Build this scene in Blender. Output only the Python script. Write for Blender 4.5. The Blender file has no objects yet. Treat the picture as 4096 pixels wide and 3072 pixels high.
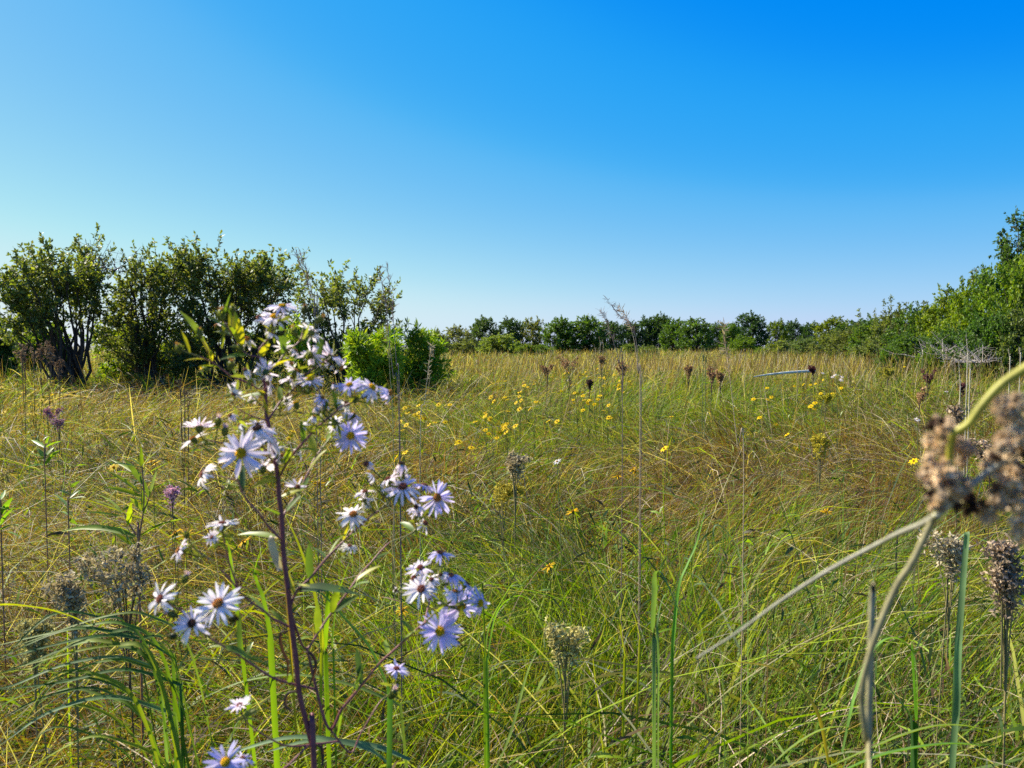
import bpy, math, random
import numpy as np
R = math.radians
rng = np.random.default_rng(11)
random.seed(5)
sc = bpy.context.scene
COL = sc.collection

# ------------------------------------------------------------------ camera
CAM_H = 1.32
F = 3072.0                       # focal length in photo pixels (4096 wide)
HOR = 1382.0                     # photo row of the horizon
PITCH = math.atan((1536.0 - HOR) / F)
cam_d = bpy.data.cameras.new("camera")
cam = bpy.data.objects.new("camera", cam_d)
COL.objects.link(cam)
cam.location = (0, 0, CAM_H)
cam.rotation_euler = (R(90) - PITCH, 0, 0)
cam_d.sensor_width = 36.0
cam_d.lens = 27.0
cam_d.clip_start = 0.02
cam_d.clip_end = 3000
cam_d.dof.use_dof = True
cam_d.dof.focus_distance = 2.6
cam_d.dof.aperture_fstop = 15.0
sc.camera = cam

# ------------------------------------------------------------------ light
SUN_AZ = R(-58)                  # from +Y, negative = to the left
SUN_EL = R(41)
world = bpy.data.worlds.new("World")
sc.world = world
world.use_nodes = True
wn, wl = world.node_tree.nodes, world.node_tree.links
wn.clear()
sky = wn.new('ShaderNodeTexSky')
sky.sky_type = 'NISHITA'
sky.sun_disc = False
sky.sun_elevation = SUN_EL
sky.sun_rotation = SUN_AZ
sky.altitude = 0
sky.air_density = 1.0
sky.dust_density = 0.3
sky.ozone_density = 3.0
EXPO = 1.4
sca = wn.new('ShaderNodeVectorMath'); sca.operation = 'SCALE'; sca.inputs['Scale'].default_value = 0.1
crv = wn.new('ShaderNodeRGBCurve')       # the camera's strong colour processing of a clear blue sky
def set_curve(c, pts):
    while len(c.points) < len(pts):
        c.points.new(0.5, 0.5)
    for p, (x, y) in zip(c.points, pts):
        p.location = (x, y)
set_curve(crv.mapping.curves[0], [(0, 0), (.140, .001), (.176, .02), (.220, .055), (.254, .115), (.300, .18), (.46, .40), (.632, .61), (.8, .70), (1, .80)])
set_curve(crv.mapping.curves[1], [(0, .05), (.240, .262), (.293, .355), (.35, .41), (.408, .49), (.453, .53), (.577, .66), (.67, .76), (.74, .82), (.9, .86), (1, .88)])
set_curve(crv.mapping.curves[2], [(0, .60), (.30, .88), (.418, .91), (.7, .91), (1, .90)])
crv.mapping.update()
scb = wn.new('ShaderNodeVectorMath'); scb.operation = 'SCALE'
bg = wn.new('ShaderNodeBackground')
bg.inputs['Strength'].default_value = 0.13
scb.inputs['Scale'].default_value = 1.0 / (0.13 * 2 ** EXPO)
wo = wn.new('ShaderNodeOutputWorld')
wl.new(sky.outputs[0], sca.inputs[0])
wl.new(sca.outputs[0], crv.inputs['Color'])
wl.new(crv.outputs[0], scb.inputs[0])
wl.new(scb.outputs[0], bg.inputs['Color'])
wl.new(bg.outputs[0], wo.inputs['Surface'])

sd = bpy.data.lights.new("sun", 'SUN')
sd.energy = 4.8
sd.angle = R(0.5)
sd.color = (1.0, 0.92, 0.76)
sun = bpy.data.objects.new("sun", sd)
COL.objects.link(sun)
S = (math.sin(SUN_AZ) * math.cos(SUN_EL), math.cos(SUN_AZ) * math.cos(SUN_EL), math.sin(SUN_EL))
from mathutils import Vector
sun.rotation_euler = Vector(S).to_track_quat('Z', 'Y').to_euler()
sun.location = (0, 0, 30)

sc.view_settings.view_transform = 'Standard'
sc.view_settings.look = 'None'
sc.view_settings.exposure = EXPO
sc.view_settings.gamma = 1.0
sc.cycles.max_bounces = 6
sc.cycles.diffuse_bounces = 3
sc.cycles.glossy_bounces = 2
sc.cycles.transmission_bounces = 4
sc.cycles.use_denoising = False

# ------------------------------------------------------------------ helpers
cp, sp_ = math.cos(PITCH), math.sin(PITCH)
FW = np.array([0, cp, -sp_]); UP = np.array([0, sp_, cp]); RT = np.array([1.0, 0, 0])
C0 = np.array([0, 0, CAM_H])

def P(px, py, d):
    """point seen at photo pixel (px, py), d metres in front of the camera"""
    return C0 + FW * d + RT * ((px - 2048.0) / F * d) + UP * ((1536.0 - py) / F * d)

def nrm(v):
    v = np.asarray(v, float)
    return v / (np.linalg.norm(v) + 1e-9)

def material(name, rough=0.5, spec=0.4, trans=0.0, tint=(1.0, 1.0, 1.0), bump=0.0, nscale=30.0, namp=0.25, objcol=False):
    m = bpy.data.materials.new(name)
    m.use_nodes = True
    nt = m.node_tree
    N, L = nt.nodes, nt.links
    N.clear()
    out = N.new('ShaderNodeOutputMaterial')
    at = N.new('ShaderNodeAttribute'); at.attribute_name = 'Col'
    tc = N.new('ShaderNodeTexCoord')
    no = N.new('ShaderNodeTexNoise'); no.inputs['Scale'].default_value = nscale; no.inputs['Detail'].default_value = 3
    L.new(tc.outputs['Object'], no.inputs['Vector'])
    mr = N.new('ShaderNodeMapRange')
    mr.inputs['From Min'].default_value = 0.3; mr.inputs['From Max'].default_value = 0.7
    mr.inputs['To Min'].default_value = 1 - namp; mr.inputs['To Max'].default_value = 1 + namp
    L.new(no.outputs['Fac'], mr.inputs['Value'])
    vm = N.new('ShaderNodeVectorMath'); vm.operation = 'SCALE'
    L.new(at.outputs['Color'], vm.inputs[0]); L.new(mr.outputs[0], vm.inputs['Scale'])
    colout = vm.outputs[0]
    if objcol:
        oi = N.new('ShaderNodeObjectInfo')
        vx = N.new('ShaderNodeVectorMath'); vx.operation = 'MULTIPLY'
        L.new(colout, vx.inputs[0]); L.new(oi.outputs['Color'], vx.inputs[1])
        colout = vx.outputs[0]
    pb = N.new('ShaderNodeBsdfPrincipled')
    pb.inputs['Roughness'].default_value = rough
    pb.inputs['Specular IOR Level'].default_value = spec
    L.new(colout, pb.inputs['Base Color'])
    if bump > 0:
        bp = N.new('ShaderNodeBump'); bp.inputs['Strength'].default_value = bump; bp.inputs['Distance'].default_value = 0.3 / nscale * 0.5
        L.new(no.outputs['Fac'], bp.inputs['Height']); L.new(bp.outputs[0], pb.inputs['Normal'])
    if trans > 0:
        tr = N.new('ShaderNodeBsdfTranslucent')
        v2 = N.new('ShaderNodeVectorMath'); v2.operation = 'MULTIPLY'
        v2.inputs[1].default_value = tint
        L.new(colout, v2.inputs[0]); L.new(v2.outputs[0], tr.inputs['Color'])
        mx = N.new('ShaderNodeMixShader'); mx.inputs[0].default_value = trans
        L.new(pb.outputs[0], mx.inputs[1]); L.new(tr.outputs[0], mx.inputs[2])
        L.new(mx.outputs[0], out.inputs['Surface'])
    else:
        L.new(pb.outputs[0], out.inputs['Surface'])
    return m

M_GRASS = material('grass_blade', 0.55, 0.2, 0.38, (1.75, 1.75, 0.30), namp=0.2, nscale=9)
M_LEAF = material('leaf', 0.45, 0.4, 0.38, (1.9, 1.75, 0.45), namp=0.2, nscale=40)
M_CROWN = material('crown_leaf', 0.55, 0.25, 0.38, (1.7, 1.7, 0.5), namp=0.3, nscale=0.8, objcol=True)
M_BARK = material('bark', 0.85, 0.2, 0.0, bump=0.4, nscale=18, namp=0.35, objcol=True)
M_STEM = material('stem', 0.5, 0.4, 0.0, bump=0.15, nscale=160, namp=0.25)
M_PETAL = material('petal', 0.65, 0.10, 0.40, (1.25, 1.2, 1.25), namp=0.08, nscale=200)
M_DISC = material('disc_floret', 0.7, 0.2, 0.0, bump=0.6, nscale=900, namp=0.3)
M_SEED = material('seed_head', 0.8, 0.2, 0.25, (1.2, 1.1, 0.9), nscale=120, namp=0.3)

class MB:
    """collects quads and links them as ONE mesh object"""
    def __init__(s):
        s.v, s.f, s.c, s.n = [], [], [], 0
    def add(s, v, f, c):
        v = np.asarray(v, np.float32).reshape(-1, 3); f = np.asarray(f, np.int64).reshape(-1, 4)
        c = np.asarray(c, np.float32)
        if c.ndim == 1:
            c = np.tile(c[:3], (len(v), 1))
        s.v.append(v); s.f.append(f + s.n); s.c.append(c[:, :3]); s.n += len(v)
    def tube(s, pts, rad, col, sides=6, jit=0.0):
        pts = np.asarray(pts, float); n = len(pts)
        rad = np.broadcast_to(np.asarray(rad, float), (n,)).copy()
        t = np.gradient(pts, axis=0)
        t /= (np.linalg.norm(t, axis=1, keepdims=True) + 1e-12)
        a = np.array([0.0, 0, 1.0]) if abs(t[0][2]) < 0.9 else np.array([1.0, 0, 0])
        u = np.cross(t, a); u /= (np.linalg.norm(u, axis=1, keepdims=True) + 1e-12)
        w = np.cross(t, u)
        if jit:
            rad *= 1 + rng.uniform(-jit, jit, n)
        an = np.arange(sides) / sides * 2 * math.pi
        V = pts[:, None, :] + rad[:, None, None] * (np.cos(an)[None, :, None] * u[:, None, :] + np.sin(an)[None, :, None] * w[:, None, :])
        i = np.arange(n - 1)[:, None] * sides; k = np.arange(sides)[None, :]; k2 = (k + 1) % sides
        Fq = np.stack([i + k, i + k2, i + sides + k2, i + sides + k], -1)
        col = np.asarray(col, float)
        if col.ndim == 2:
            col = np.repeat(col, sides, axis=0)
        s.add(V, Fq, col)
    def blob(s, c, r, col, axis=(0, 0, 1), stretch=1.0, nu=5, nv=4):
        axis = nrm(axis); a = np.array([1.0, 0, 0]) if abs(axis[0]) < .8 else np.array([0, 1.0, 0])
        u = nrm(np.cross(axis, a)); w = np.cross(axis, u)
        th = np.linspace(0.12, math.pi - 0.12, nv); pts = np.asarray(c) + np.outer(-np.cos(th) * r * stretch, axis)
        an = np.arange(nu) / nu * 2 * math.pi
        V = pts[:, None, :] + (np.sin(th) * r)[:, None, None] * (np.cos(an)[None, :, None] * u + np.sin(an)[None, :, None] * w)
        i = np.arange(nv - 1)[:, None] * nu; k = np.arange(nu)[None, :]; k2 = (k + 1) % nu
        s.add(V, np.stack([i + k, i + k2, i + nu + k2, i + nu + k], -1), col)
    def ribbon(s, pts, width, side, col, fold=0.0):
        """leaf or blade: a strip along pts with a folded midrib"""
        pts = np.asarray(pts, float); n = len(pts); width = np.asarray(width, float)
        t = np.gradient(pts, axis=0); t /= (np.linalg.norm(t, axis=1, keepdims=True) + 1e-12)
        side = np.broadcast_to(np.asarray(side, float), (n, 3))
        side = side - (side * t).sum(1, keepdims=True) * t
        side = side / (np.linalg.norm(side, axis=1, keepdims=True) + 1e-12)
        nn = np.cross(side, t)
        Lp = pts - side * width[:, None] / 2 + nn * width[:, None] * fold
        Rp = pts + side * width[:, None] / 2 + nn * width[:, None] * fold
        V = np.stack([Lp, pts, Rp], 1)
        i = np.arange(n - 1) * 3
        Fq = np.concatenate([np.stack([i, i + 1, i + 4, i + 3], -1), np.stack([i + 1, i + 2, i + 5, i + 4], -1)])
        col = np.asarray(col, float)
        if col.ndim == 2:
            col = np.repeat(col, 3, axis=0)
        s.add(V, Fq, col)
    def build(s, name, mat, parent=None, smooth=True, origin=None):
        v = np.concatenate(s.v); f = np.concatenate(s.f); c = np.concatenate(s.c)
        if origin is not None:
            v = v - np.asarray(origin, np.float32)
        me = bpy.data.meshes.new(name)
        me.vertices.add(len(v)); me.vertices.foreach_set('co', v.ravel())
        me.loops.add(f.size); me.loops.foreach_set('vertex_index', f.ravel().astype(np.int32))
        me.polygons.add(len(f))
        me.polygons.foreach_set('loop_start', (np.arange(len(f)) * 4).astype(np.int32))
        me.polygons.foreach_set('use_smooth', np.full(len(f), smooth, bool))
        ca = me.color_attributes.new('Col', 'FLOAT_COLOR', 'POINT')
        ca.data.foreach_set('color', np.concatenate([np.clip(c, 0, 1), np.ones((len(c), 1), np.float32)], 1).astype(np.float32).ravel())
        me.update(calc_edges=True)
        me.materials.append(mat)
        o = bpy.data.objects.new(name, me)
        COL.objects.link(o)
        if parent is not None:
            o.parent = parent
        return o

def tag(o, label=None, cat=None, group=None, kind=None):
    if label: o['label'] = label
    if cat: o['category'] = cat
    if group: o['group'] = group
    if kind: o['kind'] = kind
    return o

def thing(name, loc, label, cat, group=None):
    o = bpy.data.objects.new(name, None); COL.objects.link(o)
    o.location = tuple(float(x) for x in loc); o.empty_display_size = 0.05
    o['_loc'] = 0
    del o['_loc']
    return tag(o, label, cat, group)

def loc_of(o):
    return np.array(o.location[:])

def bez(a, b, c, n):
    t = np.linspace(0, 1, n)[:, None]
    a, b, c = map(np.asarray, (a, b, c))
    return (1 - t) ** 2 * a + 2 * t * (1 - t) * b + t * t * c

def smooth_path(pts, n):
    """Catmull-Rom through pts"""
    pts = np.asarray(pts, float)
    if len(pts) == 2:
        return pts[0] + (pts[1] - pts[0]) * np.linspace(0, 1, n)[:, None]
    p = np.concatenate([[2 * pts[0] - pts[1]], pts, [2 * pts[-1] - pts[-2]]])
    m = len(pts) - 1
    out = []
    for u in np.linspace(0, m - 1e-6, n):
        i = int(u); t = u - i
        a, b, c, d = p[i], p[i + 1], p[i + 2], p[i + 3]
        out.append(0.5 * (2 * b + (c - a) * t + (2 * a - 5 * b + 4 * c - d) * t * t + (3 * b - a - 3 * c + d) * t ** 3))
    return np.array(out)

def vnoise(x, y, scale, seed):
    r = np.random.default_rng(seed); T = r.random((64, 64))
    u = np.asarray(x) / scale + 1000.3; v = np.asarray(y) / scale + 1000.7
    i = np.floor(u).astype(int); j = np.floor(v).astype(int)
    a = u - i; b = v - j; a = a * a * (3 - 2 * a); b = b * b * (3 - 2 * b)
    g = lambda p, q: T[p % 64, q % 64]
    return (g(i, j) * (1 - a) + g(i + 1, j) * a) * (1 - b) + (g(i, j + 1) * (1 - a) + g(i + 1, j + 1) * a) * b

def ground_z(x, y):
    return 0.10 * (vnoise(x, y, 2.3, 3) - 0.5) + 0.25 * (vnoise(x, y, 14, 4) - 0.5) * np.clip(np.asarray(y) / 12.0, 0, 1)

# ------------------------------------------------------------------ ground
def build_ground():
    r = np.concatenate([np.linspace(0, 12, 40), np.geomspace(12.6, 1500, 46)])
    a = np.linspace(0, 2 * math.pi, 97)[:-1]
    Rr, A = np.meshgrid(r, a, indexing='ij')
    X = Rr * np.sin(A); Y = Rr * np.cos(A)
    Z = ground_z(X, Y)
    nr, na = Rr.shape
    i = np.arange(nr - 1)[:, None] * na; k = np.arange(na)[None, :]; k2 = (k + 1) % na
    mb = MB()
    mb.add(np.stack([X, Y, Z], -1), np.stack([i + k, i + na + k, i + na + k2, i + k2], -1), (0.5, 0.5, 0.5))
    m = bpy.data.materials.new('meadow_soil'); m.use_nodes = True
    N, L = m.node_tree.nodes, m.node_tree.links
    pb = N['Principled BSDF']; pb.inputs['Roughness'].default_value = 0.95
    tc = N.new('ShaderNodeTexCoord')
    n1 = N.new('ShaderNodeTexNoise'); n1.inputs['Scale'].default_value = 0.35; n1.inputs['Detail'].default_value = 8
    n2 = N.new('ShaderNodeTexNoise'); n2.inputs['Scale'].default_value = 25; n2.inputs['Detail'].default_value = 6
    cr = N.new('ShaderNodeValToRGB'); e = cr.color_ramp.elements
    e[0].position = 0.35; e[0].color = (0.045, 0.035, 0.018, 1)
    e[1].position = 0.65; e[1].color = (0.10, 0.11, 0.03, 1)
    mixn = N.new('ShaderNodeMath'); mixn.operation = 'MULTIPLY_ADD'; mixn.inputs[1].default_value = 0.5
    L.new(tc.outputs['Object'], n1.inputs['Vector']); L.new(tc.outputs['Object'], n2.inputs['Vector'])
    h = N.new('ShaderNodeMath'); h.operation = 'MULTIPLY'; h.inputs[1].default_value = 0.5
    L.new(n2.outputs['Fac'], h.inputs[0]); L.new(n1.outputs['Fac'], mixn.inputs[0]); L.new(h.outputs[0], mixn.inputs[2])
    L.new(mixn.outputs[0], cr.inputs['Fac']); L.new(cr.outputs['Color'], pb.inputs['Base Color'])
    bp = N.new('ShaderNodeBump'); bp.inputs['Strength'].default_value = 0.6; bp.inputs['Distance'].default_value = 0.03
    L.new(n2.outputs['Fac'], bp.inputs['Height']); L.new(bp.outputs[0], pb.inputs['Normal'])
    g = mb.build('ground', m)
    tag(g, kind='structure')
build_ground()

# ------------------------------------------------------------------ meadow grass
# zones in metres: (x, y, rx, ry, weights added to [straw, fine green, broad green, dark brown, herb, seed stalk])
ZONES = [
    (1.2, 4.9, 1.0, 1.3, [1.5, -1.0, -.2, 2.2, 0.2, 0]),        # brown patch
    (3.6, 6.2, 1.4, 1.4, [1.6, -1.0, -.2, 2.0, 0.2, 0]),
    (-0.7, 5.2, 0.7, 1.5, [0.5, -0.5, 0, 1.4, 0.9, 0]),
    (0.1, 2.4, 0.5, 0.8, [-0.8, 2.2, 0.2, -.2, 0.6, 0]),        # fresh green fans
    (0.35, 6.0, 0.6, 1.5, [-0.6, 1.5, 0.2, 0, 0.5, 0]),
    (1.0, 2.3, 0.5, 0.8, [-0.2, 1.6, 0.2, 0, 0.3, 0]),
    (-0.25, 1.2, 0.3, 0.5, [-0.4, 1.8, 0.4, 0, 0.3, 0]),
    (1.6, 9.0, 2.0, 2.5, [-0.5, 1.6, 0.3, 0, 0.3, 0]),
    (-2.2, 4.5, 1.6, 2.2, [2.2, -0.6, 0.1, 0.3, 0.3, 0]),       # swept tan grass
    (-1.0, 2.3, 0.8, 0.7, [1.8, -0.3, 0.0, 0.3, 0.2, 0]),
    (-4.5, 12.0, 3.0, 3.5, [1.8, -0.3, 0.1, 1.0, 0.0, 0]),
    (9.0, 27.0, 8.0, 9.0, [0.3, 0.0, 0.0, 0, -0.3, 1.3]),       # pale seeding grass
    (5.0, 13.0, 3.0, 4.0, [-0.3, 0.9, 0.2, 0, 0.3, 0.2]),
]
BASEW = np.array([0.85, 1.65, 0.34, 0.75, 1.4, 0.03])

def zone_weights(x, y):
    W = np.tile(BASEW, (len(x), 1))
    n1 = vnoise(x, y, 0.8, 21) + 0.5 * vnoise(x, y, 0.3, 22) - 0.75
    n2 = vnoise(x, y, 1.3, 23) - 0.5
    W[:, 0] *= np.clip(1 + 1.6 * n1, 0.15, 3); W[:, 1] *= np.clip(1 - 1.7 * n1, 0.1, 3); W[:, 3] *= np.clip(1 + 2.4 * n2, 0.05, 4)
    W[:, 4] *= np.clip(1 - 2.0 * n2, 0.1, 3)
    for zx, zy, rx, ry, w in ZONES:
        g = np.exp(-(((x - zx) / rx) ** 2 + ((y - zy) / ry) ** 2))
        W += g[:, None] * np.array(w) * 1.5
    W[:, 5] += np.clip((np.hypot(x, y) - 14) / 20, 0, 1) * 0.25
    W[:, 5] *= np.clip((np.hypot(x, y) - 3.5) / 4, 0, 1)
    return np.clip(W, 0.0, None)

def blades(mb, x, y, z0, az, L, w, t0, k, segs, col, tip, twist, power=1.3, prof=0, bend=0.0, keepout=0.55):
    n = len(x); s = np.linspace(0, 1, segs + 1)
    th = t0[:, None] + k[:, None] * s[None, :] ** power
    th = np.minimum(th, 2.75)
    a = az[:, None] + (bend * s[None, :] if np.isscalar(bend) else bend[:, None] * s[None, :])
    ds = (L / segs)[:, None]
    thm = (th[:, 1:] + th[:, :-1]) / 2; am = (a[:, 1:] + a[:, :-1]) / 2
    z = np.zeros((n, segs + 1)); X = z.copy(); Y = z.copy()
    X[:, 1:] = np.cumsum(np.sin(thm) * np.cos(am) * ds, 1); Y[:, 1:] = np.cumsum(np.sin(thm) * np.sin(am) * ds, 1)
    z[:, 1:] = np.cumsum(np.cos(thm) * ds, 1)
    X += x[:, None]; Y += y[:, None]; z += z0[:, None]
    z = np.maximum(z, ground_z(X, Y) + 0.01)
    # keep a clear space round the lens
    dd = np.sqrt(X ** 2 + Y ** 2 + (z - CAM_H) ** 2).min(1)
    ok = dd > keepout
    sx = -np.sin(a); sy = np.cos(a)
    nx = np.cos(a) * np.cos(th); ny = np.sin(a) * np.cos(th); nz = -np.sin(th)
    tw = twist[:, None] * (0.4 + s[None, :])
    ct, st = np.cos(tw), np.sin(tw)
    Sx = sx * ct + nx * st; Sy = sy * ct + ny * st; Sz = nz * st
    if prof == 0:
        pr = np.clip((1 - s) ** 0.55, 0.06, 1) * np.clip(0.45 + 2.2 * s, 0, 1)
    else:                                                     # stalk ending in a seed head
        pr = np.where(s > 0.78, 2.4 * np.sin(np.clip((s - 0.74) / 0.26, 0.1, .97) * math.pi), 0.55)
    wv = w[:, None] * pr[None, :] / 2
    Lp = np.stack([X - Sx * wv, Y - Sy * wv, z - Sz * wv], -1)
    Rp = np.stack([X + Sx * wv, Y + Sy * wv, z + Sz * wv], -1)
    V = np.stack([Lp, Rp], 2)[ok]
    c = col[:, None, :] * (1 - s[None, :, None] ** 2) + tip[:, None, :] * (s[None, :, None] ** 2)
    c = np.repeat(c[:, :, None, :], 2, 2)[ok]
    m = int(ok.sum())
    if m == 0:
        return
    b = np.arange(m)[:, None] * (segs + 1) * 2 + np.arange(segs)[None, :] * 2
    Fq = np.stack([b, b + 1, b + 3, b + 2], -1)
    mb.add(V, Fq, c.reshape(-1, 3))

GREENS = np.array([[0.075, 0.140, 0.006], [0.13, 0.205, 0.006], [0.030, 0.065, 0.006], [0.20, 0.27, 0.008], [0.07, 0.12, 0.02], [0.25, 0.27, 0.008], [0.10, 0.175, 0.006]])
STRAWS = np.array([[0.33, 0.25, 0.15], [0.16, 0.105, 0.06], [0.52, 0.43, 0.30], [0.09, 0.055, 0.03], [0.17, 0.15, 0.03], [0.22, 0.14, 0.085]])
BROWNS = np.array([[0.085, 0.040, 0.018], [0.14, 0.070, 0.028], [0.045, 0.026, 0.013], [0.20, 0.105, 0.045]])
HERBS = np.array([[0.04, 0.08, 0.010], [0.025, 0.05, 0.010], [0.05, 0.10, 0.010], [0.16, 0.24, 0.012], [0.05, 0.045, 0.02], [0.10, 0.06, 0.02]])  # mostly dark greens, chosen so the low leaves deepen the shade between blades

def pick(arr, n, var=0.22):
    c = arr[rng.integers(0, len(arr), n)]
    return c * rng.uniform(1 - var, 1 + var, (n, 1)) * rng.uniform(0.94, 1.06, (n, 3))

def height_at(x, y):
    d = np.hypot(x, y)
    h = 0.84 + 0.26 * (vnoise(x, y, 0.9, 31) - 0.5) + 0.22 * (vnoise(x, y, 3.1, 32) - 0.5) + 0.30 * (vnoise(x, y, 0.28, 33) - 0.5)
    return h - 0.09 * np.clip((1.5 - d) / 0.7, 0, 1)

def grass_field():
    bands = [(0.45, 1.3, 4600, 8), (1.3, 2.2, 4200, 7), (2.2, 3.6, 2600, 6), (3.6, 6, 1600, 5), (6, 10, 900, 4), (10, 18, 360, 4), (18, 32, 110, 3), (32, 60, 34, 3), (60, 105, 10, 3)]
    for bi, (d0, d1, dens, segs) in enumerate(bands):
        mb = MB()
        ang = R(72) if d1 < 3 else (R(50) if d1 < 20 else R(44))
        area = ang * (d1 ** 2 - d0 ** 2)
        n = int(area * dens)
        rr = np.sqrt(rng.uniform(d0 ** 2, d1 ** 2, n)); th = rng.uniform(-ang, ang, n)
        x = rr * np.sin(th); y = rr * np.cos(th)
        if d1 <= 10:                                           # gather the stalks into tussocks
            cell = .16 if d1 < 3 else .24
            jx = (np.floor(x / cell) + .5) * cell; jy = (np.floor(y / cell) + .5) * cell
            hx = vnoise(jx * 7.3, jy * 5.1, .37, 61) - .5; hy = vnoise(jx * 4.7, jy * 8.9, .41, 62) - .5
            pull = rng.uniform(0, .75, n)
            x = x + (jx + hx * cell * 1.4 - x) * pull; y = y + (jy + hy * cell * 1.4 - y) * pull
            rr = np.hypot(x, y)
        W = zone_weights(x, y); Cw = np.cumsum(W, 1); u = rng.random(n) * Cw[:, -1]
        ty = (u[:, None] > Cw).sum(1)
        gz = ground_z(x, y); H = height_at(x, y)
        wmin = 0.62 * rr / 768.0
        # sideways sweep of the lodged grass: mostly along x
        flow = np.where(vnoise(x, y, 2.0, 41) > 0.5, 0.0, math.pi) + (vnoise(x, y, 1.1, 42) - 0.5) * 2.0
        for t in range(6):
            q = np.where(ty == t)[0]; m = len(q)
            if m == 0: continue
            X, Y, G, Hh, wm = x[q], y[q], gz[q], H[q], wmin[q]
            az = np.where(rng.random(m) < 0.6, flow[q] + rng.normal(0, .55, m), rng.uniform(0, 2 * math.pi, m))
            up = rng.random(m) ** 1.6 * 0.38
            if t == 0:
                L = rng.uniform(.5, 1.05, m); w = rng.uniform(.0012, .0034, m)
                t0 = rng.uniform(.05, 1.15, m); k = rng.uniform(.6, 2.1, m)
                c = pick(STRAWS, m); tip = c * 1.1; up = up * 1.2; sg = segs
            elif t == 1:
                L = rng.uniform(.45, .95, m); w = rng.uniform(.0022, .0048, m)
                t0 = np.abs(rng.normal(0, .3, m)); k = rng.uniform(.3, 2.0, m)
                c = pick(GREENS, m); tip = np.where(rng.random((m, 1)) < .3, pick(STRAWS, m), c * 1.1); up *= .6; sg = segs
            elif t == 2:
                L = rng.uniform(.7, 1.3, m); w = rng.uniform(.005, .011, m)
                t0 = rng.uniform(0.05, .5, m); k = rng.uniform(1.0, 2.2, m)
                c = pick(GREENS, m); tip = np.where(rng.random((m, 1)) < .25, pick(STRAWS, m), c); up *= .4; sg = segs
            elif t == 3:
                L = rng.uniform(.4, .8, m); w = rng.uniform(.0009, .0022, m)
                t0 = rng.uniform(0, 1.1, m); k = rng.uniform(-.2, .9, m)
                c = pick(BROWNS, m); tip = c; sg = max(3, segs - 3)
            elif t == 4:
                L = rng.uniform(.04, .10, m); w = rng.uniform(.006, .015, m)
                t0 = rng.uniform(.3, 1.6, m); k = rng.uniform(.2, 1.2, m)
                c = pick(HERBS, m); tip = c; up = Hh * rng.uniform(.2, .86, m) - .02; sg = 3
                if d0 > 6: L = L * 2.0
                if d1 < 3: L = L * .8; w = w * .5
            else:
                L = rng.uniform(.85, 1.25, m); w = rng.uniform(.0025, .005, m)
                t0 = rng.uniform(0, .25, m); k = rng.uniform(0, .55, m)
                c = pick(STRAWS, m, .2) * .95; tip = c * 1.05; up = up * .3; sg = max(4, segs)
            w = np.maximum(w, wm * (1.0 if t != 3 else .9))
            # keep each tip under the canopy height
            est = up + L * np.clip(np.cos(t0 + k * .35), .15, 1)
            lim = Hh * (1.0 if t != 5 else 1.32) * rng.uniform(.72, 1.16, m)
            sc_ = np.clip(lim / est, .3, 1.0)
            if t == 4: sc_ = np.ones(m)
            L = L * sc_; up = up * sc_
            blades(mb, X, Y, G + up, az, L, w, t0, k, sg, c, tip, rng.normal(0, .9, m), prof=1 if t == 5 else 0,
                   bend=rng.normal(0, .5, m), keepout=0.62)
        if d0 < 11:                                            # matted tussocks: blades that share a lean, an arch and a colour
            nt = int(area * [9, 9, 7, 5, 2.5, 1.0][bi]); per = [70, 60, 50, 40, 34, 30][bi]
            r2 = np.sqrt(rng.uniform(max(d0, .75) ** 2, d1 ** 2, nt)); t2 = rng.uniform(-ang, ang, nt)
            tx, ty_ = r2 * np.sin(t2), r2 * np.cos(t2)
            Wt = zone_weights(tx, ty_)[:, :4]; Ct = np.cumsum(Wt * [1.2, 1, 1.6, .9], 1); kt = (rng.random(nt)[:, None] * Ct[:, -1:] > Ct).sum(1)
            for t in range(4):
                q = np.where(kt == t)[0]
                if len(q) == 0: continue
                m = len(q) * per
                X = np.repeat(tx[q], per) + rng.normal(0, .035, m); Y = np.repeat(ty_[q], per) + rng.normal(0, .035, m)
                dom = np.where(vnoise(tx[q], ty_[q], 2.0, 41) > .5, 0.0, math.pi) + rng.normal(0, .9, len(q))
                az = np.repeat(dom, per) + rng.normal(0, [.45, .9, .55, .6][t], m)
                Lb = np.repeat(rng.uniform(.75, 1.15, len(q)), per) * rng.uniform(.75, 1.1, m)
                t0 = np.abs(np.repeat(rng.uniform([.15, .0, .1, .0][t], [.6, .2, .4, .5][t], len(q)), per) + rng.normal(0, .14, m))
                k = np.repeat(rng.uniform([.9, .3, 1.2, .1][t], [2.1, 1.5, 2.3, .7][t], len(q)), per) * rng.uniform(.7, 1.3, m)
                cset = [STRAWS, GREENS, GREENS, BROWNS][t]
                c = np.repeat(pick(cset, len(q), .1), per, 0) * rng.uniform(.7, 1.3, (m, 1)) * [1.05, 1.2, 1.1, 1.0][t]
                w = np.maximum(rng.uniform([.0014, .0024, .005, .001][t], [.0034, .005, .010, .0024][t], m), .62 * np.hypot(X, Y) / 768)
                Hh = height_at(X, Y) * 1.03
                est = Lb * np.clip(np.cos(t0 + k * .35), .15, 1); Lb = Lb * np.clip(Hh * rng.uniform(.8, 1.12, m) / est, .3, 1)
                tip = c if t != 1 else np.where(rng.random((m, 1)) < .25, pick(STRAWS, m), c)
                blades(mb, X, Y, ground_z(X, Y), az, Lb, w, t0, k, segs + 1, c, tip, rng.normal(0, .6, m), bend=rng.normal(0, .35, m), keepout=.62)
        g = mb.build('meadow_grass', M_GRASS)
        tag(g, kind='stuff', label='dense tangled meadow grass, green blades mixed with straw coloured lodged stalks', cat='grass')
grass_field()

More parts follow.
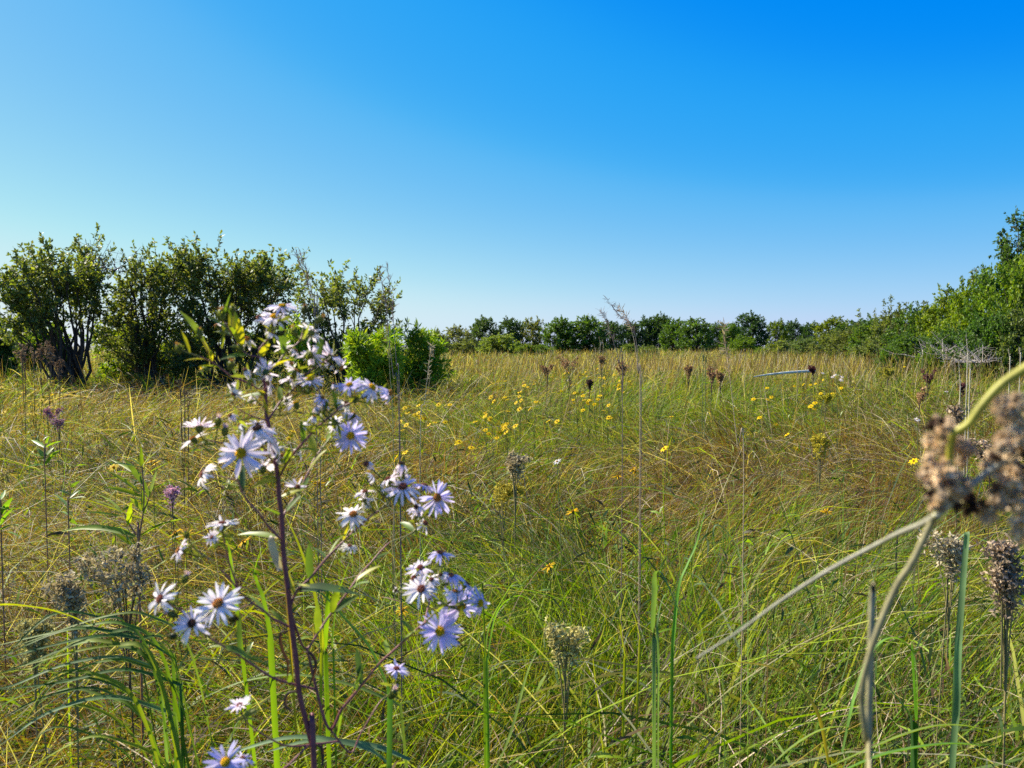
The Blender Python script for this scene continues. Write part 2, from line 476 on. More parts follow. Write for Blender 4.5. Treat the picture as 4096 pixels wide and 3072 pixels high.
# ------------------------------------------------------------------ shrubs and trees
def leaf_quads(mb, tips, dirs, n_each, size, spread, cols, aspect=0.5, droop=0.2):
    """n_each leaves scattered along each short twig"""
    n = len(tips) * n_each
    c = np.repeat(tips, n_each, 0); dr = np.repeat(dirs, n_each, 0)
    t = rng.uniform(-1, .25, (n, 1))
    p = c + dr * t * spread * 1.6 + rng.normal(0, .30, (n, 3)) * spread * (0.9 - 0.6 * (t + 1) / 1.25)
    a = dr * 0.8 + rng.normal(0, .75, (n, 3)); a[:, 2] -= droop
    a /= np.linalg.norm(a, axis=1, keepdims=True)
    b = np.cross(a, rng.normal(0, 1, (n, 3))); b /= (np.linalg.norm(b, axis=1, keepdims=True) + 1e-9)
    s = size * rng.uniform(.6, 1.35, (n, 1))
    w = s * aspect
    V = np.stack([p, p + a * s * .45 + b * w * .5, p + a * s, p + a * s * .45 - b * w * .5], 1)
    col = cols[rng.integers(0, len(cols), n)] * rng.uniform(.75, 1.3, (n, 1)) * rng.uniform(.93, 1.07, (n, 3))
    mb.add(V, np.arange(n * 4).reshape(n, 4), np.repeat(col, 4, 0))

def woody(base, ends, ntwig, nleaf, leaf, cols, twig_len=0.35, r0=0.03, t_low=0.35, aspect=0.5, spread=0.16, flare=0.35, bark=(0.06, 0.045, 0.035), bare=0.0):
    """multi-stemmed bush or tree: wood and crown meshes, in metres, root at (0,0,0)"""
    wood, crown = MB(), MB()
    tips, dirs = [], []
    for e in ends:
        e = np.asarray(e, float)
        H = e[2]
        off = np.array([rng.normal(0, .10), rng.normal(0, .10), 0]) * (1 if len(ends) > 3 else .2)
        mid = off + np.array([e[0] * flare, e[1] * flare, H * 0.55]) + rng.normal(0, .06 * H / 3, 3)
        pts = bez(off - [0, 0, .2], mid, e, 9)
        pts[1:-1] += rng.normal(0, .018 * H / 2, (7, 3))
        wood.tube(pts, np.linspace(r0, r0 * .12, 9), np.array(bark) * rng.uniform(.7, 1.3), 5)
        seg = np.linalg.norm(np.diff(pts, axis=0), axis=1).sum()
        for _ in range(ntwig):
            t = t_low + (1 - t_low) * rng.random() ** .75
            u = t * 8; i = min(int(u), 7); q = pts[i] + (pts[i + 1] - pts[i]) * (u - i)
            axis = nrm(pts[i + 1] - pts[i])
            d = nrm(axis * .5 + rng.normal(0, .8, 3) + np.array([0, 0, .25]))
            Lt = twig_len * rng.uniform(.5, 1.3) * (1.15 - .5 * t)
            m = q + d * Lt * .5 + rng.normal(0, .03, 3); en = q + nrm(d + np.array([0, 0, .4])) * Lt
            wood.tube([q, m, en], [r0 * .16, r0 * .11, r0 * .05], np.array(bark), 3)
            if rng.random() >= bare:
                tips.append(en); dirs.append(nrm(en - m)); tips.append(m); dirs.append(nrm(m - q))
        tips.append(pts[-1]); dirs.append(nrm(pts[-1] - pts[-2]))
    leaf_quads(crown, np.array(tips), np.array(dirs), nleaf, leaf, spread, cols, aspect)
    return wood, crown

def outline_ends(n, xs, tops, hmax_frac=(.45, 1.0), depth=1.0, lowfan=True):
    """stem ends under an outline given as heights TOPS (m) at XS (m)"""
    out = []
    xs = np.array(xs, float); tops = np.array(tops, float)
    for i in range(n):
        x = xs[0] + (xs[-1] - xs[0]) * ((i + rng.random()) / n)
        top = np.interp(x, xs, tops)
        f = 1.0 if i % 2 == 0 else rng.uniform(*hmax_frac)
        hw = (xs[-1] - xs[0]) / 2; r = math.sqrt(max(0.0, 1 - ((x - (xs[0] + xs[-1]) / 2) / hw) ** 2))
        out.append((x, rng.uniform(-1, 1) * depth * r, max(top * f - .05, .3)))
    return out

CR_OLIVE = np.array([[.09, .12, .024], [.14, .17, .028], [.06, .08, .02], [.18, .21, .04], [.15, .16, .07]])
CR_DARK = np.array([[.035, .07, .016], [.05, .095, .018], [.028, .055, .016], [.07, .12, .02]])
CR_MID = np.array([[.055, .11, .015], [.08, .15, .018], [.04, .08, .015], [.11, .18, .02]])
CR_LIGHT = np.array([[.11, .17, .010], [.15, .22, .012], [.075, .13, .010], [.20, .25, .015]])
CR_PALE = np.array([[.12, .16, .04], [.16, .20, .055], [.09, .12, .03], [.20, .22, .08]])

def plant_woody(name, label, cat, group, bx, d, outline, n, ntwig, nleaf, leaf, cols, **kw):
    """outline: silhouette points (photo column, row), left to right; bx: column of the root"""
    b = P(bx, HOR, d); bz = float(ground_z(b[0], b[1]))
    root = thing(name, (b[0], b[1], bz), label, cat, group)
    xs = [P(px, HOR, d)[0] - b[0] for px, py in outline]
    hs = [P(px, py, d)[2] - bz for px, py in outline]
    depth = kw.pop('depth', (xs[-1] - xs[0]) * .4)
    fr = kw.pop('fr', (.45, 1.0))
    ends = outline_ends(n, xs, hs, fr, depth)
    ends += kw.pop('extra', [])
    w, c = woody(b, ends, ntwig, nleaf, leaf, cols, **kw)
    w.build('trunk', M_BARK, root); c.build('crown', M_CROWN, root, smooth=False)
    return root

def outline_shrub(name, label, cat, group, bx, d, outline, ncl, cr, nt, nleaf, leaf, cols, low=.38, stems=16, r0=.04, aspect=.5, skirt=0.0, shell=.5):
    """bush whose foliage hangs in loose clumps under a silhouette, on bare stems that fan from the root"""
    b = P(bx, HOR, d); bz = float(ground_z(b[0], b[1]))
    root = thing(name, (b[0], b[1], bz), label, cat, group)
    xs = np.array([P(px, HOR, d)[0] - b[0] for px, py in outline]); hs = np.array([P(px, py, d)[2] - bz for px, py in outline])
    hw = (xs[-1] - xs[0]) / 2; xc = (xs[-1] + xs[0]) / 2
    wood, crown = MB(), MB(); tips, dirs = [], []
    cents = []
    for i in range(ncl):
        x = xs[0] + cr * .7 + (xs[-1] - xs[0] - cr * 1.4) * ((i + rng.random()) / ncl)
        top = np.interp(x, xs, hs) - cr * .9
        f = 1 - (rng.random() ** 1.6) * (1 - low)
        # lower clumps pull in to the fan of the stems
        z = max(top * f, .25)
        xx = x * (1 - .35 * (1 - f)) if not skirt else x
        cents.append(np.array([xx, rng.uniform(-1, 1) * hw * .7 * math.sqrt(max(.05, 1 - ((x - xc) / hw) ** 2)), z]))
    H = max(hs)
    sm = []
    for i in range(stems):
        e = cents[int(i * ncl / stems)]
        st_ = np.array([rng.normal(0, .13), rng.normal(0, .13), -.2])
        pts = bez(st_, [e[0] * .30, e[1] * .3, e[2] * .5], e, 10); pts[2:-1] += rng.normal(0, .012 * H, (7, 3))
        wood.tube(pts, np.linspace(r0, r0 * .22, 10), np.array([.06, .045, .035]) * rng.uniform(.6, 1.3), 5); sm.append(pts)
    allp = np.concatenate([p[3:] for p in sm])
    for c in cents:
        dd = np.linalg.norm(allp - c, axis=1) + 1.5 * np.clip(allp[:, 2] - c[2] + .3, 0, 9); q = allp[int(np.argmin(dd))]
        mid = (q + c) / 2 + rng.normal(0, .08, 3); wood.tube(bez(q, mid, c, 5), np.linspace(r0 * .3, r0 * .12, 5), np.array([.07, .055, .04]), 4)
        s_ = cr * rng.uniform(.65, 1.3)
        for _ in range(nt):
            v = nrm(rng.normal(0, 1, 3) + np.array([c[0] / max(hw, .1) * .5, 0, .45])); r = s_ * rng.random() ** shell
            e = c + v * r; tips.append(e); dirs.append(nrm(v + [0, 0, .5]))
            if rng.random() < .45: wood.tube([c + v * r * .1 + rng.normal(0, .03, 3), e], [r0 * .10, r0 * .05], np.array([.07, .055, .04]), 3)
        for _ in range(2):
            v = nrm(rng.normal(0, .55, 3) + np.array([c[0] / max(hw, .1) * .6, 0, 1.2])); L = s_ * rng.uniform(1.2, 2.0)
            wood.tube([c, c + v * L], [r0 * .12, r0 * .04], np.array([.07, .055, .04]), 3)
            for f in (.6, .75, .9, 1.0): tips.append(c + v * L * f); dirs.append(v)
    leaf_quads(crown, np.array(tips), np.array(dirs), nleaf, leaf, cr * .28, cols, aspect)
    wood.build('trunk', M_BARK, root); crown.build('crown', M_CROWN, root, smooth=False)
    return root

LG = 'tall shrubs standing along the open side of the meadow'
outline_shrub('tall_shrub', 'tallest vase shaped shrub with many dark bare stems and a pointed top', 'shrub', LG, 304, 15,
    [(-10, 1190), (15, 1110), (75, 1045), (150, 1060), (200, 1010), (255, 960), (300, 925), (340, 985), (390, 1030), (430, 1070), (455, 1160)],
    64, .30, 20, 7, .08, CR_OLIVE * 1.1, low=.50, stems=30, r0=.040)
outline_shrub('tall_shrub', 'loose rounded shrub with a leaning dark trunk beside the pointed one', 'shrub', LG, 586, 16,
    [(415, 1200), (450, 1095), (520, 1050), (580, 1060), (620, 1030), (680, 1025), (735, 1060), (765, 1160)],
    52, .32, 18, 7, .08, CR_OLIVE, low=.35, stems=14, r0=.055)
outline_shrub('tall_shrub', 'widest dense shrub with a broad dark base behind the aster top', 'shrub', LG, 930, 16,
    [(690, 1210), (715, 1075), (790, 1000), (870, 1010), (930, 1030), (985, 1050), (1040, 1035), (1100, 1045), (1160, 1080), (1200, 1170)],
    96, .36, 22, 8, .08, CR_OLIVE, low=.22, stems=22, r0=.05, skirt=1)
outline_shrub('tall_shrub', 'airy round shrub with a sparse edge behind the upright willow bush', 'shrub', LG, 1395, 15,
    [(1190, 1270), (1210, 1170), (1270, 1130), (1320, 1085), (1400, 1105), (1475, 1110), (1530, 1140), (1575, 1200), (1605, 1290)],
    60, .27, 18, 6, .075, CR_OLIVE * 1.05, low=.30, stems=20, r0=.034)
WG = 'low bright bushes growing at the feet of the tall shrubs'
outline_shrub('willow_bush', 'bright yellow green willow bush with narrow upright shoots', 'bush', WG, 1490, 13,
    [(1375, 1400), (1395, 1345), (1440, 1322), (1490, 1345), (1540, 1318), (1585, 1345), (1610, 1400)],
    40, .17, 16, 7, .13, CR_LIGHT * 1.6, low=.3, stems=14, r0=.012, aspect=.2, skirt=1)
outline_shrub('willow_bush', 'fresh green rounded willow bush at the end of the shrub row', 'bush', WG, 1660, 15,
    [(1575, 1370), (1600, 1330), (1640, 1320), (1700, 1335), (1745, 1365), (1775, 1400)],
    40, .2, 16, 7, .13, CR_LIGHT * 1.45, low=.3, stems=14, r0=.012, aspect=.22, skirt=1)
outline_shrub('willow_bush', 'small lime green bush lit up behind the aster blooms', 'bush', WG, 1190, 14,
    [(1145, 1390), (1165, 1310), (1190, 1285), (1220, 1310), (1240, 1390)],
    18, .16, 14, 7, .11, CR_LIGHT * 1.7, low=.3, stems=8, r0=.012, aspect=.3, skirt=1)
outline_shrub('willow_bush', 'leafy undergrowth bush between the pointed shrub and its neighbour', 'bush', WG, 480, 17,
    [(370, 1400), (410, 1330), (450, 1290), (510, 1285), (570, 1330), (610, 1400)],
    40, .24, 16, 7, .10, CR_LIGHT * 1.15, low=.2, stems=12, r0=.015, aspect=.4, skirt=1)
outline_shrub('willow_bush', 'ragged bush under the gap between the loose shrub and the widest shrub', 'bush', WG, 720, 17,
    [(600, 1410), (650, 1360), (715, 1330), (780, 1350), (830, 1410)],
    32, .22, 16, 7, .10, CR_LIGHT, low=.2, stems=10, r0=.015, aspect=.4, skirt=1)
outline_shrub('willow_bush', 'dark low bush beside the open strip next to the pointed shrub', 'bush', WG, 12, 20,
    [(-110, 1400), (-70, 1320), (0, 1305), (40, 1330), (65, 1400)],
    30, .28, 18, 9, .12, CR_DARK, low=.15, stems=10, r0=.02, skirt=1)
outline_shrub('willow_bush', 'pale green bush glowing behind the stems of the pointed shrub', 'bush', WG, 150, 24,
    [(40, 1400), (80, 1335), (150, 1300), (220, 1320), (270, 1400)],
    34, .32, 18, 8, .13, CR_LIGHT * 1.1, low=.15, stems=10, r0=.02, skirt=1)

# far tree prototypes, about 5 m tall, copied and scaled: clumps of foliage on a branching frame
def clumpy(k, Rm, H, ncl, nt, nleaf, leaf, cols, cr, skirt=.25, seed=0):
    wood, crown = MB(), MB()
    r = np.random.default_rng(500 + k + seed)
    tips, dirs = [], []
    lean = r.uniform(0, 6.28)
    for i in range(ncl):
        a = 2.39996 * i + r.uniform(-.4, .4)
        h = skirt + (1 - skirt) * ((i + .5) / ncl)
        prof = math.sqrt(max(.03, 1 - (max(0, (h - .42) / .60)) ** 2)) * (.80 + .2 * min(1, h / .35))
        prof *= 1 + .18 * math.sin(2 * a + lean) + r.uniform(-.12, .12)
        rad = Rm * prof * (r.uniform(.82, 1.0) if i % 3 else r.uniform(.2, .6))
        c = np.array([rad * math.cos(a), rad * math.sin(a), H * h * r.uniform(.94, 1.03)])
        m = np.array([c[0] * .35, c[1] * .35, c[2] * .55]) + r.normal(0, .05 * H / 5, 3)
        pts = bez([r.normal(0, .1), r.normal(0, .1), -.2], m, c, 7)
        wood.tube(pts, np.linspace(.06, .012, 7) * H / 5, np.array([.06, .045, .035]) * r.uniform(.7, 1.4), 4)
        s_ = cr * r.uniform(.75, 1.25)
        q = r.normal(0, 1, (nt, 3)); q /= np.linalg.norm(q, axis=1, keepdims=True)
        q *= (r.random((nt, 1)) ** .45) * s_ * np.array([1.15, 1.15, .8])
        for p in q:
            tips.append(c + p); dirs.append(nrm(p + c * np.array([.3, .3, 0]) / max(Rm, .1) + np.array([0, 0, .35 * s_])))
        for _ in range(2):                                        # sprigs that break the outline
            p = nrm(r.normal(0, 1, 3) + [0, 0, 1.1]) * s_ * r.uniform(1.1, 1.7)
            for f in (.7, .85, 1.0):
                tips.append(c + p * f); dirs.append(nrm(p))
            wood.tube([c, c + p], [.012 * H / 5, .004], np.array([.06, .045, .035]), 3)
    leaf_quads(crown, np.array(tips), np.array(dirs), nleaf, leaf, cr * .35, cols, .6)
    return wood, crown

def proto_tree(k):
    cols = [CR_DARK, CR_MID, CR_OLIVE, CR_LIGHT, CR_PALE][k]
    return clumpy(k, 2.2, 5.0, [44, 52, 40, 48, 60][k], 20, 8, .21, cols, .62, skirt=[.2, .1, .12, .1, .08][k])
PROTO = [proto_tree(k) for k in range(5)]
protos = {}
def far_tree(kind, cx, w, top, d, label, tint=(1, 1, 1), group='distant trees closing the far side of the meadow', name='broadleaf_tree', cat='tree'):
    b = P(cx, HOR, d); bz = float(ground_z(b[0], b[1])) - .05
    root = thing(name, (b[0], b[1], bz), label, cat, group)
    if kind not in protos:
        wd, cr = PROTO[kind]
        protos[kind] = (wd.build('trunk', M_BARK, root), cr.build('crown', M_CROWN, root, smooth=False))
        parts = protos[kind]
    else:
        parts = []
        for p in protos[kind]:
            q = p.copy(); COL.objects.link(q); q.parent = root; parts.append(q)
    H = P(cx, top, d)[2] - bz; Wm = w / F * d
    root.scale = (Wm / 4.6, Wm / 4.6 * rng.uniform(.85, 1.1), H / 5.5)
    root.rotation_euler = (0, 0, rng.uniform(0, 6.28))
    for p in parts:
        p.color = (tint[0], tint[1], tint[2], 1) if p.name.startswith('crown') else (1, 1, 1, 1)
    return root

FT = [  # kind, centre column, width, top row, distance, label, tint
    (2, 1745, 110, 1318, 95, 'short olive tree where the far treeline begins beside the willow bush', (1, 1, 1)),
    (2, 1830, 130, 1303, 100, 'olive tree with pale leaf tips second from the start of the treeline', (1.1, 1, 1.1)),
    (0, 1935, 135, 1266, 105, 'dark round topped tree rising over the pale dome shaped bush', (1.2, 1.1, 1)),
    (0, 2040, 120, 1270, 104, 'dark broad tree beside the first round topped tree', (1, 1, 1)),
    (2, 2130, 120, 1272, 106, 'loose olive tree beside the first dark pair', (1.2, 1.1, 1)),
    (1, 2240, 160, 1268, 88, 'wide mid green tree with ragged pale top', (1, 1, 1)),
    (1, 2350, 170, 1262, 88, 'broad leafy tree with branches down to the grass', (1, 1, .9)),
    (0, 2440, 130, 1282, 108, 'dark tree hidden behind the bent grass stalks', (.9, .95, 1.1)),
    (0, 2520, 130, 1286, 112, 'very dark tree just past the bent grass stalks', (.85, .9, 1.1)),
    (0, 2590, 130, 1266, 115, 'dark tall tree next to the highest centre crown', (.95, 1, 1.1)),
    (0, 2645, 110, 1254, 115, 'highest dark crown in the middle of the treeline', (1, 1, 1)),
    (1, 2700, 140, 1276, 92, 'mid green tree under the highest centre crown', (1, 1, .9)),
    (1, 2780, 170, 1272, 85, 'broad bushy green tree reaching down to the tan grass', (.95, .95, 1)),
    (0, 2870, 120, 1288, 110, 'smaller dark tree in the dip of the treeline', (1.2, 1.2, 1)),
    (1, 2925, 100, 1292, 96, 'bright edged tree behind the tall single grass stalk', (1.2, 1.2, .8)),
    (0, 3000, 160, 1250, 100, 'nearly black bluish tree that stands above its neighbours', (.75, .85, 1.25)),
    (3, 3110, 90, 1276, 105, 'yellowing tree beside the nearly black one', (.8, .8, .8)),
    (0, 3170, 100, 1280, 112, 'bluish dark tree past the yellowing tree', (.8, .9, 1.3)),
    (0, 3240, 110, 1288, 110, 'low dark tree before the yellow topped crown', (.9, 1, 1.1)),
    (3, 3335, 170, 1266, 78, 'yellow topped tree where the thicket meets the treeline', (.9, .8, .8)),
    (0, 3420, 170, 1280, 66, 'dark tree behind the start of the thicket', (1.1, 1.1, 1)),
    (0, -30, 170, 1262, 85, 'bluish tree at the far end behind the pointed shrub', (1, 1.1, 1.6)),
    (2, 130, 140, 1278, 80, 'haze tinted tree seen through the stems of the pointed shrub', (1, 1.1, 1.3)),  # haze put into the leaf colour as a blue tint
    (2, 560, 150, 1330, 80, 'low distant tree behind the loose rounded shrub', (1, 1, 1)),
    (1, 760, 170, 1335, 75, 'distant tree showing through the gap between two tall shrubs', (1, 1, 1)),
    (1, 1010, 200, 1325, 75, 'distant tree hidden behind the widest shrub', (1, 1, 1)),
    (1, 1250, 180, 1330, 75, 'distant tree between the widest shrub and the airy one', (1, 1, 1)),
]
for t in FT:
    far_tree(*t)
FB = [
    (4, 2000, 190, 1334, 62, 'pale yellow green dome shaped bush before the dark pair of trees', (1.1, 1.15, .6)),
    (2, 1870, 150, 1352, 66, 'grey green low bush at the foot of the first trees', (1, 1, 1)),
    (2, 1760, 110, 1358, 60, 'low olive bush just past the willow bush', (1, 1, .9)),
    (3, 2110, 110, 1372, 58, 'small bright bush beside the pale dome', (.8, .8, .9)),
    (3, 2165, 110, 1380, 60, 'flat low green bush between the pale dome and broad trees', (.7, .8, .9)),
    (4, 2515, 80, 1374, 62, 'small light bush right behind the bent grass stalks', (1, 1.1, .7)),
    (2, 2590, 100, 1380, 64, 'small grey olive bush under the dark trees', (1, 1.1, 1)),
    (3, 2970, 125, 1340, 66, 'rounded bright green bush before the nearly black tree', (.75, .85, .8)),
    (2, 3130, 150, 1360, 52, 'olive bush with pale leaves beside the rounded bright bush', (1.1, 1.15, 1)),
    (4, 3220, 130, 1348, 50, 'grey green bush in the line before the yellow topped tree', (.75, .85, .9)),
    (2, 3050, 70, 1388, 58, 'small light bush at the edge of the tan grass', (1.3, 1.5, .8)),
]
for t in FB:
    far_tree(*t, group='bushes in front of the distant treeline', name='meadow_bush', cat='bush')

# the thicket on the sunlit side, nearer and higher towards the edge
def proto_thicket(k):
    return clumpy(k, 1.6, 3.15, 70, 26, 9, .10, [CR_MID, CR_OLIVE, CR_LIGHT][k], .36, skirt=.06, seed=40)
TPRO = [proto_thicket(k) for k in range(3)]
for k in range(3):
    PROTO.append(TPRO[k])
_sc = {5: 3.3, 6: 3.3, 7: 3.3}
def thicket(kind, cx, w, top, d, label, tint=(1, 1, 1)):
    o = far_tree(kind, cx, w, top, d, label, tint, 'shrubs of the thicket on the sunlit side', 'thicket_shrub', 'shrub')
    H = P(cx, top, d)[2]; Wm = w / F * d
    o.scale = (Wm / 3.1, Wm / 3.1, H / 3.05)
    return o
TH = [
    (6, 3330, 150, 1345, 44, 'grey olive thicket shrub first in the row after the meadow bushes', (1, 1, 1)),
    (6, 3420, 190, 1318, 40, 'olive thicket shrub under the dark tree', (1, 1, 1)),
    (5, 3500, 220, 1285, 38, 'mid green thicket shrub with a loose outline', (1.1, 1.05, 1)),
    (6, 3590, 210, 1258, 34, 'thicket shrub below the thin upright shoots', (1, 1.05, 1)),
    (5, 3690, 240, 1240, 31, 'dense mid green thicket shrub past the upright shoots', (1, 1, 1)),
    (6, 3480, 190, 1375, 30, 'low grey green shrub at the front foot of the thicket', (1.05, 1.1, 1.1)),
    (5, 3640, 230, 1345, 25, 'low leafy shrub in the front row of the thicket', (1, 1, 1)),
    (7, 3800, 260, 1200, 27, 'bright yellow green thicket shrub catching full sun', (1, .95, .9)),
    (7, 3900, 260, 1150, 24, 'tall sunlit thicket shrub with bright leaves', (1, 1, 1)),
    (5, 4010, 290, 1095, 23, 'highest mid green thicket shrub under the tall tree', (1.1, 1.1, 1)),
    (7, 4100, 280, 1060, 21, 'bright leafy shrub at the very end of the thicket', (.9, .95, 1)),
    (5, 3810, 220, 1330, 20, 'front shrub of the thicket beside the bleached dead twigs', (.9, .95, 1)),
    (5, 3960, 240, 1270, 17.5, 'deep green front shrub with dark hollows near its foot', (.85, .95, 1)),
    (6, 4110, 260, 1250, 17, 'darker front shrub at the end of the row', (.8, .9, .9)),
    (5, 3560, 120, 1395, 21, 'small weedy shrub where tan grass meets the thicket', (1.2, 1.2, 1)),
    (7, 3720, 130, 1405, 18, 'small bright weedy shrub in front of the thicket', (.8, .9, 1)),
]
for t in TH:
    thicket(*t)
# tall tree behind the thicket
plant_woody('broadleaf_tree', 'tall slender tree with open tiers of dark foliage rising over the thicket', 'tree', None, 4090, 33,
            [(3985, 1020), (4000, 985), (4030, 930), (4040, 865), (4060, 850), (4100, 870), (4140, 930), (4190, 1000)],
            20, 20, 12, .16, CR_DARK * 1.15, r0=.07, twig_len=.55, spread=.24, flare=.35, t_low=.25, depth=1.0, fr=(.55, .95))
# upright shoots and twigs over the thicket
for (x0, y0, y1, d, lab) in [(3562, 1185, 1290, 33, 'tallest upright leafy shoot above the thicket'), (3536, 1208, 1290, 33, 'leafy shoot beside the tallest shoot'),
                             (3595, 1215, 1290, 33, 'short leafy shoot past the tallest shoot'), (3436, 1238, 1310, 38, 'thin leafy shoot over the start of the thicket'),
                             (3500, 1245, 1300, 36, 'small leafy shoot before the tall pair'), (3625, 1212, 1280, 31, 'curved shoot over the middle of the thicket'),
                             (3700, 1208, 1270, 30, 'leafy shoot over the dense part of the thicket'), (3790, 1162, 1230, 28, 'leafy shoot where the thicket climbs'),
                             (3900, 1080, 1150, 25, 'high shoot near the tall tree'), (3935, 1078, 1150, 25, 'forked high shoot beside the tall tree')]:
    b = P(x0 + 6, y1 + 120, d); t = P(x0, y0, d)
    o = thing('leafy_shoot', b, lab, 'shoot', 'upright shoots sticking out of the thicket')
    w, c = woody(None, [tuple(t - b)], 22, 3, .11, CR_OLIVE, twig_len=.14, r0=.012, t_low=.35, spread=.05, aspect=.4, flare=.7)
    w.build('stem', M_BARK, o); c.build('leaf_cluster', M_CROWN, o, smooth=False)
# bleached dead twigs, and bare twigs between the shrubs
def dead_twigs(name, label, c, r, n, col, group=None):
    mb = MB(); c = np.asarray(c)
    for i in range(n):
        a = np.array([rng.normal(0, .35), rng.normal(0, .35), 0]) * r
        d = nrm([rng.normal(0, 1), rng.normal(0, .6), abs(rng.normal(0.4, .5))])
        L = r * rng.uniform(.7, 1.5)
        e = a + d * L; m = (a + e) / 2 + rng.normal(0, .12, 3) * r
        pts = bez(a, m, e, 6); mb.tube(pts, np.linspace(.010, .003, 6) * max(1, r), np.array(col) * rng.uniform(.7, 1.2), 4)
        for j in range(3):
            q = pts[rng.integers(2, 5)]; mb.tube([q, q + rng.normal(0, .28, 3) * r], [.005 * max(1, r), .002], np.array(col), 3)
    return tag(mb.build(name, M_BARK), label, 'brush', group)
for (px, py, d, r, lab) in [(3790, 1440, 18, .55, 'bleached grey dead brush at the foot of the thicket'), (3760, 1420, 18.6, .5, 'second tangle of grey dead brush deeper in the thicket'), (3900, 1450, 16.5, .45, 'dry dead brush near the darker front shrub')]:
    c = P(px, py, d); o = dead_twigs('dead_brush', lab, (0, 0, 0), r, 26, (.34, .30, .26)); o.location = tuple(c)
c = P(440, 1080, 15.2); o = dead_twigs('dead_branch', 'thin bare grey branches between the pointed shrub and its neighbour', (0, 0, 0), .55, 16, (.16, .13, .12)); o.location = (c[0], c[1], c[2])

# ------------------------------------------------------------------ the aster in front
AD = 0.56                                                      # distance of the main stem
PURPLE = np.array([.13, .035, .045]); PINKSTEM = np.array([.30, .12, .10]); STEMGREEN = np.array([.14, .17, .03])
root_pt = P(1262, 3110, AD)
aster = thing('aster', (root_pt[0] + .01, root_pt[1], float(ground_z(root_pt[0], root_pt[1]))),
              'tall branching aster with dozens of pale lilac flowers on a dark purple stem', 'wildflower')
AO = loc_of(aster)
def V2(pts, d0, d1=None):
    n = len(pts); d1 = d0 if d1 is None else d1
    return np.array([P(x, y, d0 + (d1 - d0) * i / max(1, n - 1)) for i, (x, y) in enumerate(pts)])

stem_px = [(1258, 3110), (1247, 2979), (1224, 2884), (1197, 2771), (1184, 2636), (1166, 2500), (1151, 2348), (1135, 2222), (1126, 2063), (1116, 1984), (1111, 1903), (1095, 1808), (1075, 1700), (1065, 1658), (1062, 1560), (1045, 1475), (1037, 1421), (1040, 1395), (1068, 1362), (1090, 1325), (1098, 1290)]
sp3 = V2(stem_px, AD)
full = np.concatenate([[AO + [0, 0, -.03], AO * .55 + sp3[0] * .45 + [0.006, 0, 0]], sp3])
path = smooth_path(full, 90)
# node: x width at base 14px -> 2.6 mm across
mb = MB()
tt = np.linspace(0, 1, 90)
col = PURPLE[None] * (1 + .25 * rng.random((90, 1))); col[70:] = PURPLE * .6 + PINKSTEM * .5; col[82:] = PINKSTEM * .6 + STEMGREEN * .5
mb.tube(path, np.interp(tt, [0, .45, .8, 1], [.0021, .0018, .0011, .0006]) * (1 + .08 * rng.random(90)), col, 8)
mb.build('stem', M_STEM, aster, origin=AO)
stem_samples = path[30:]

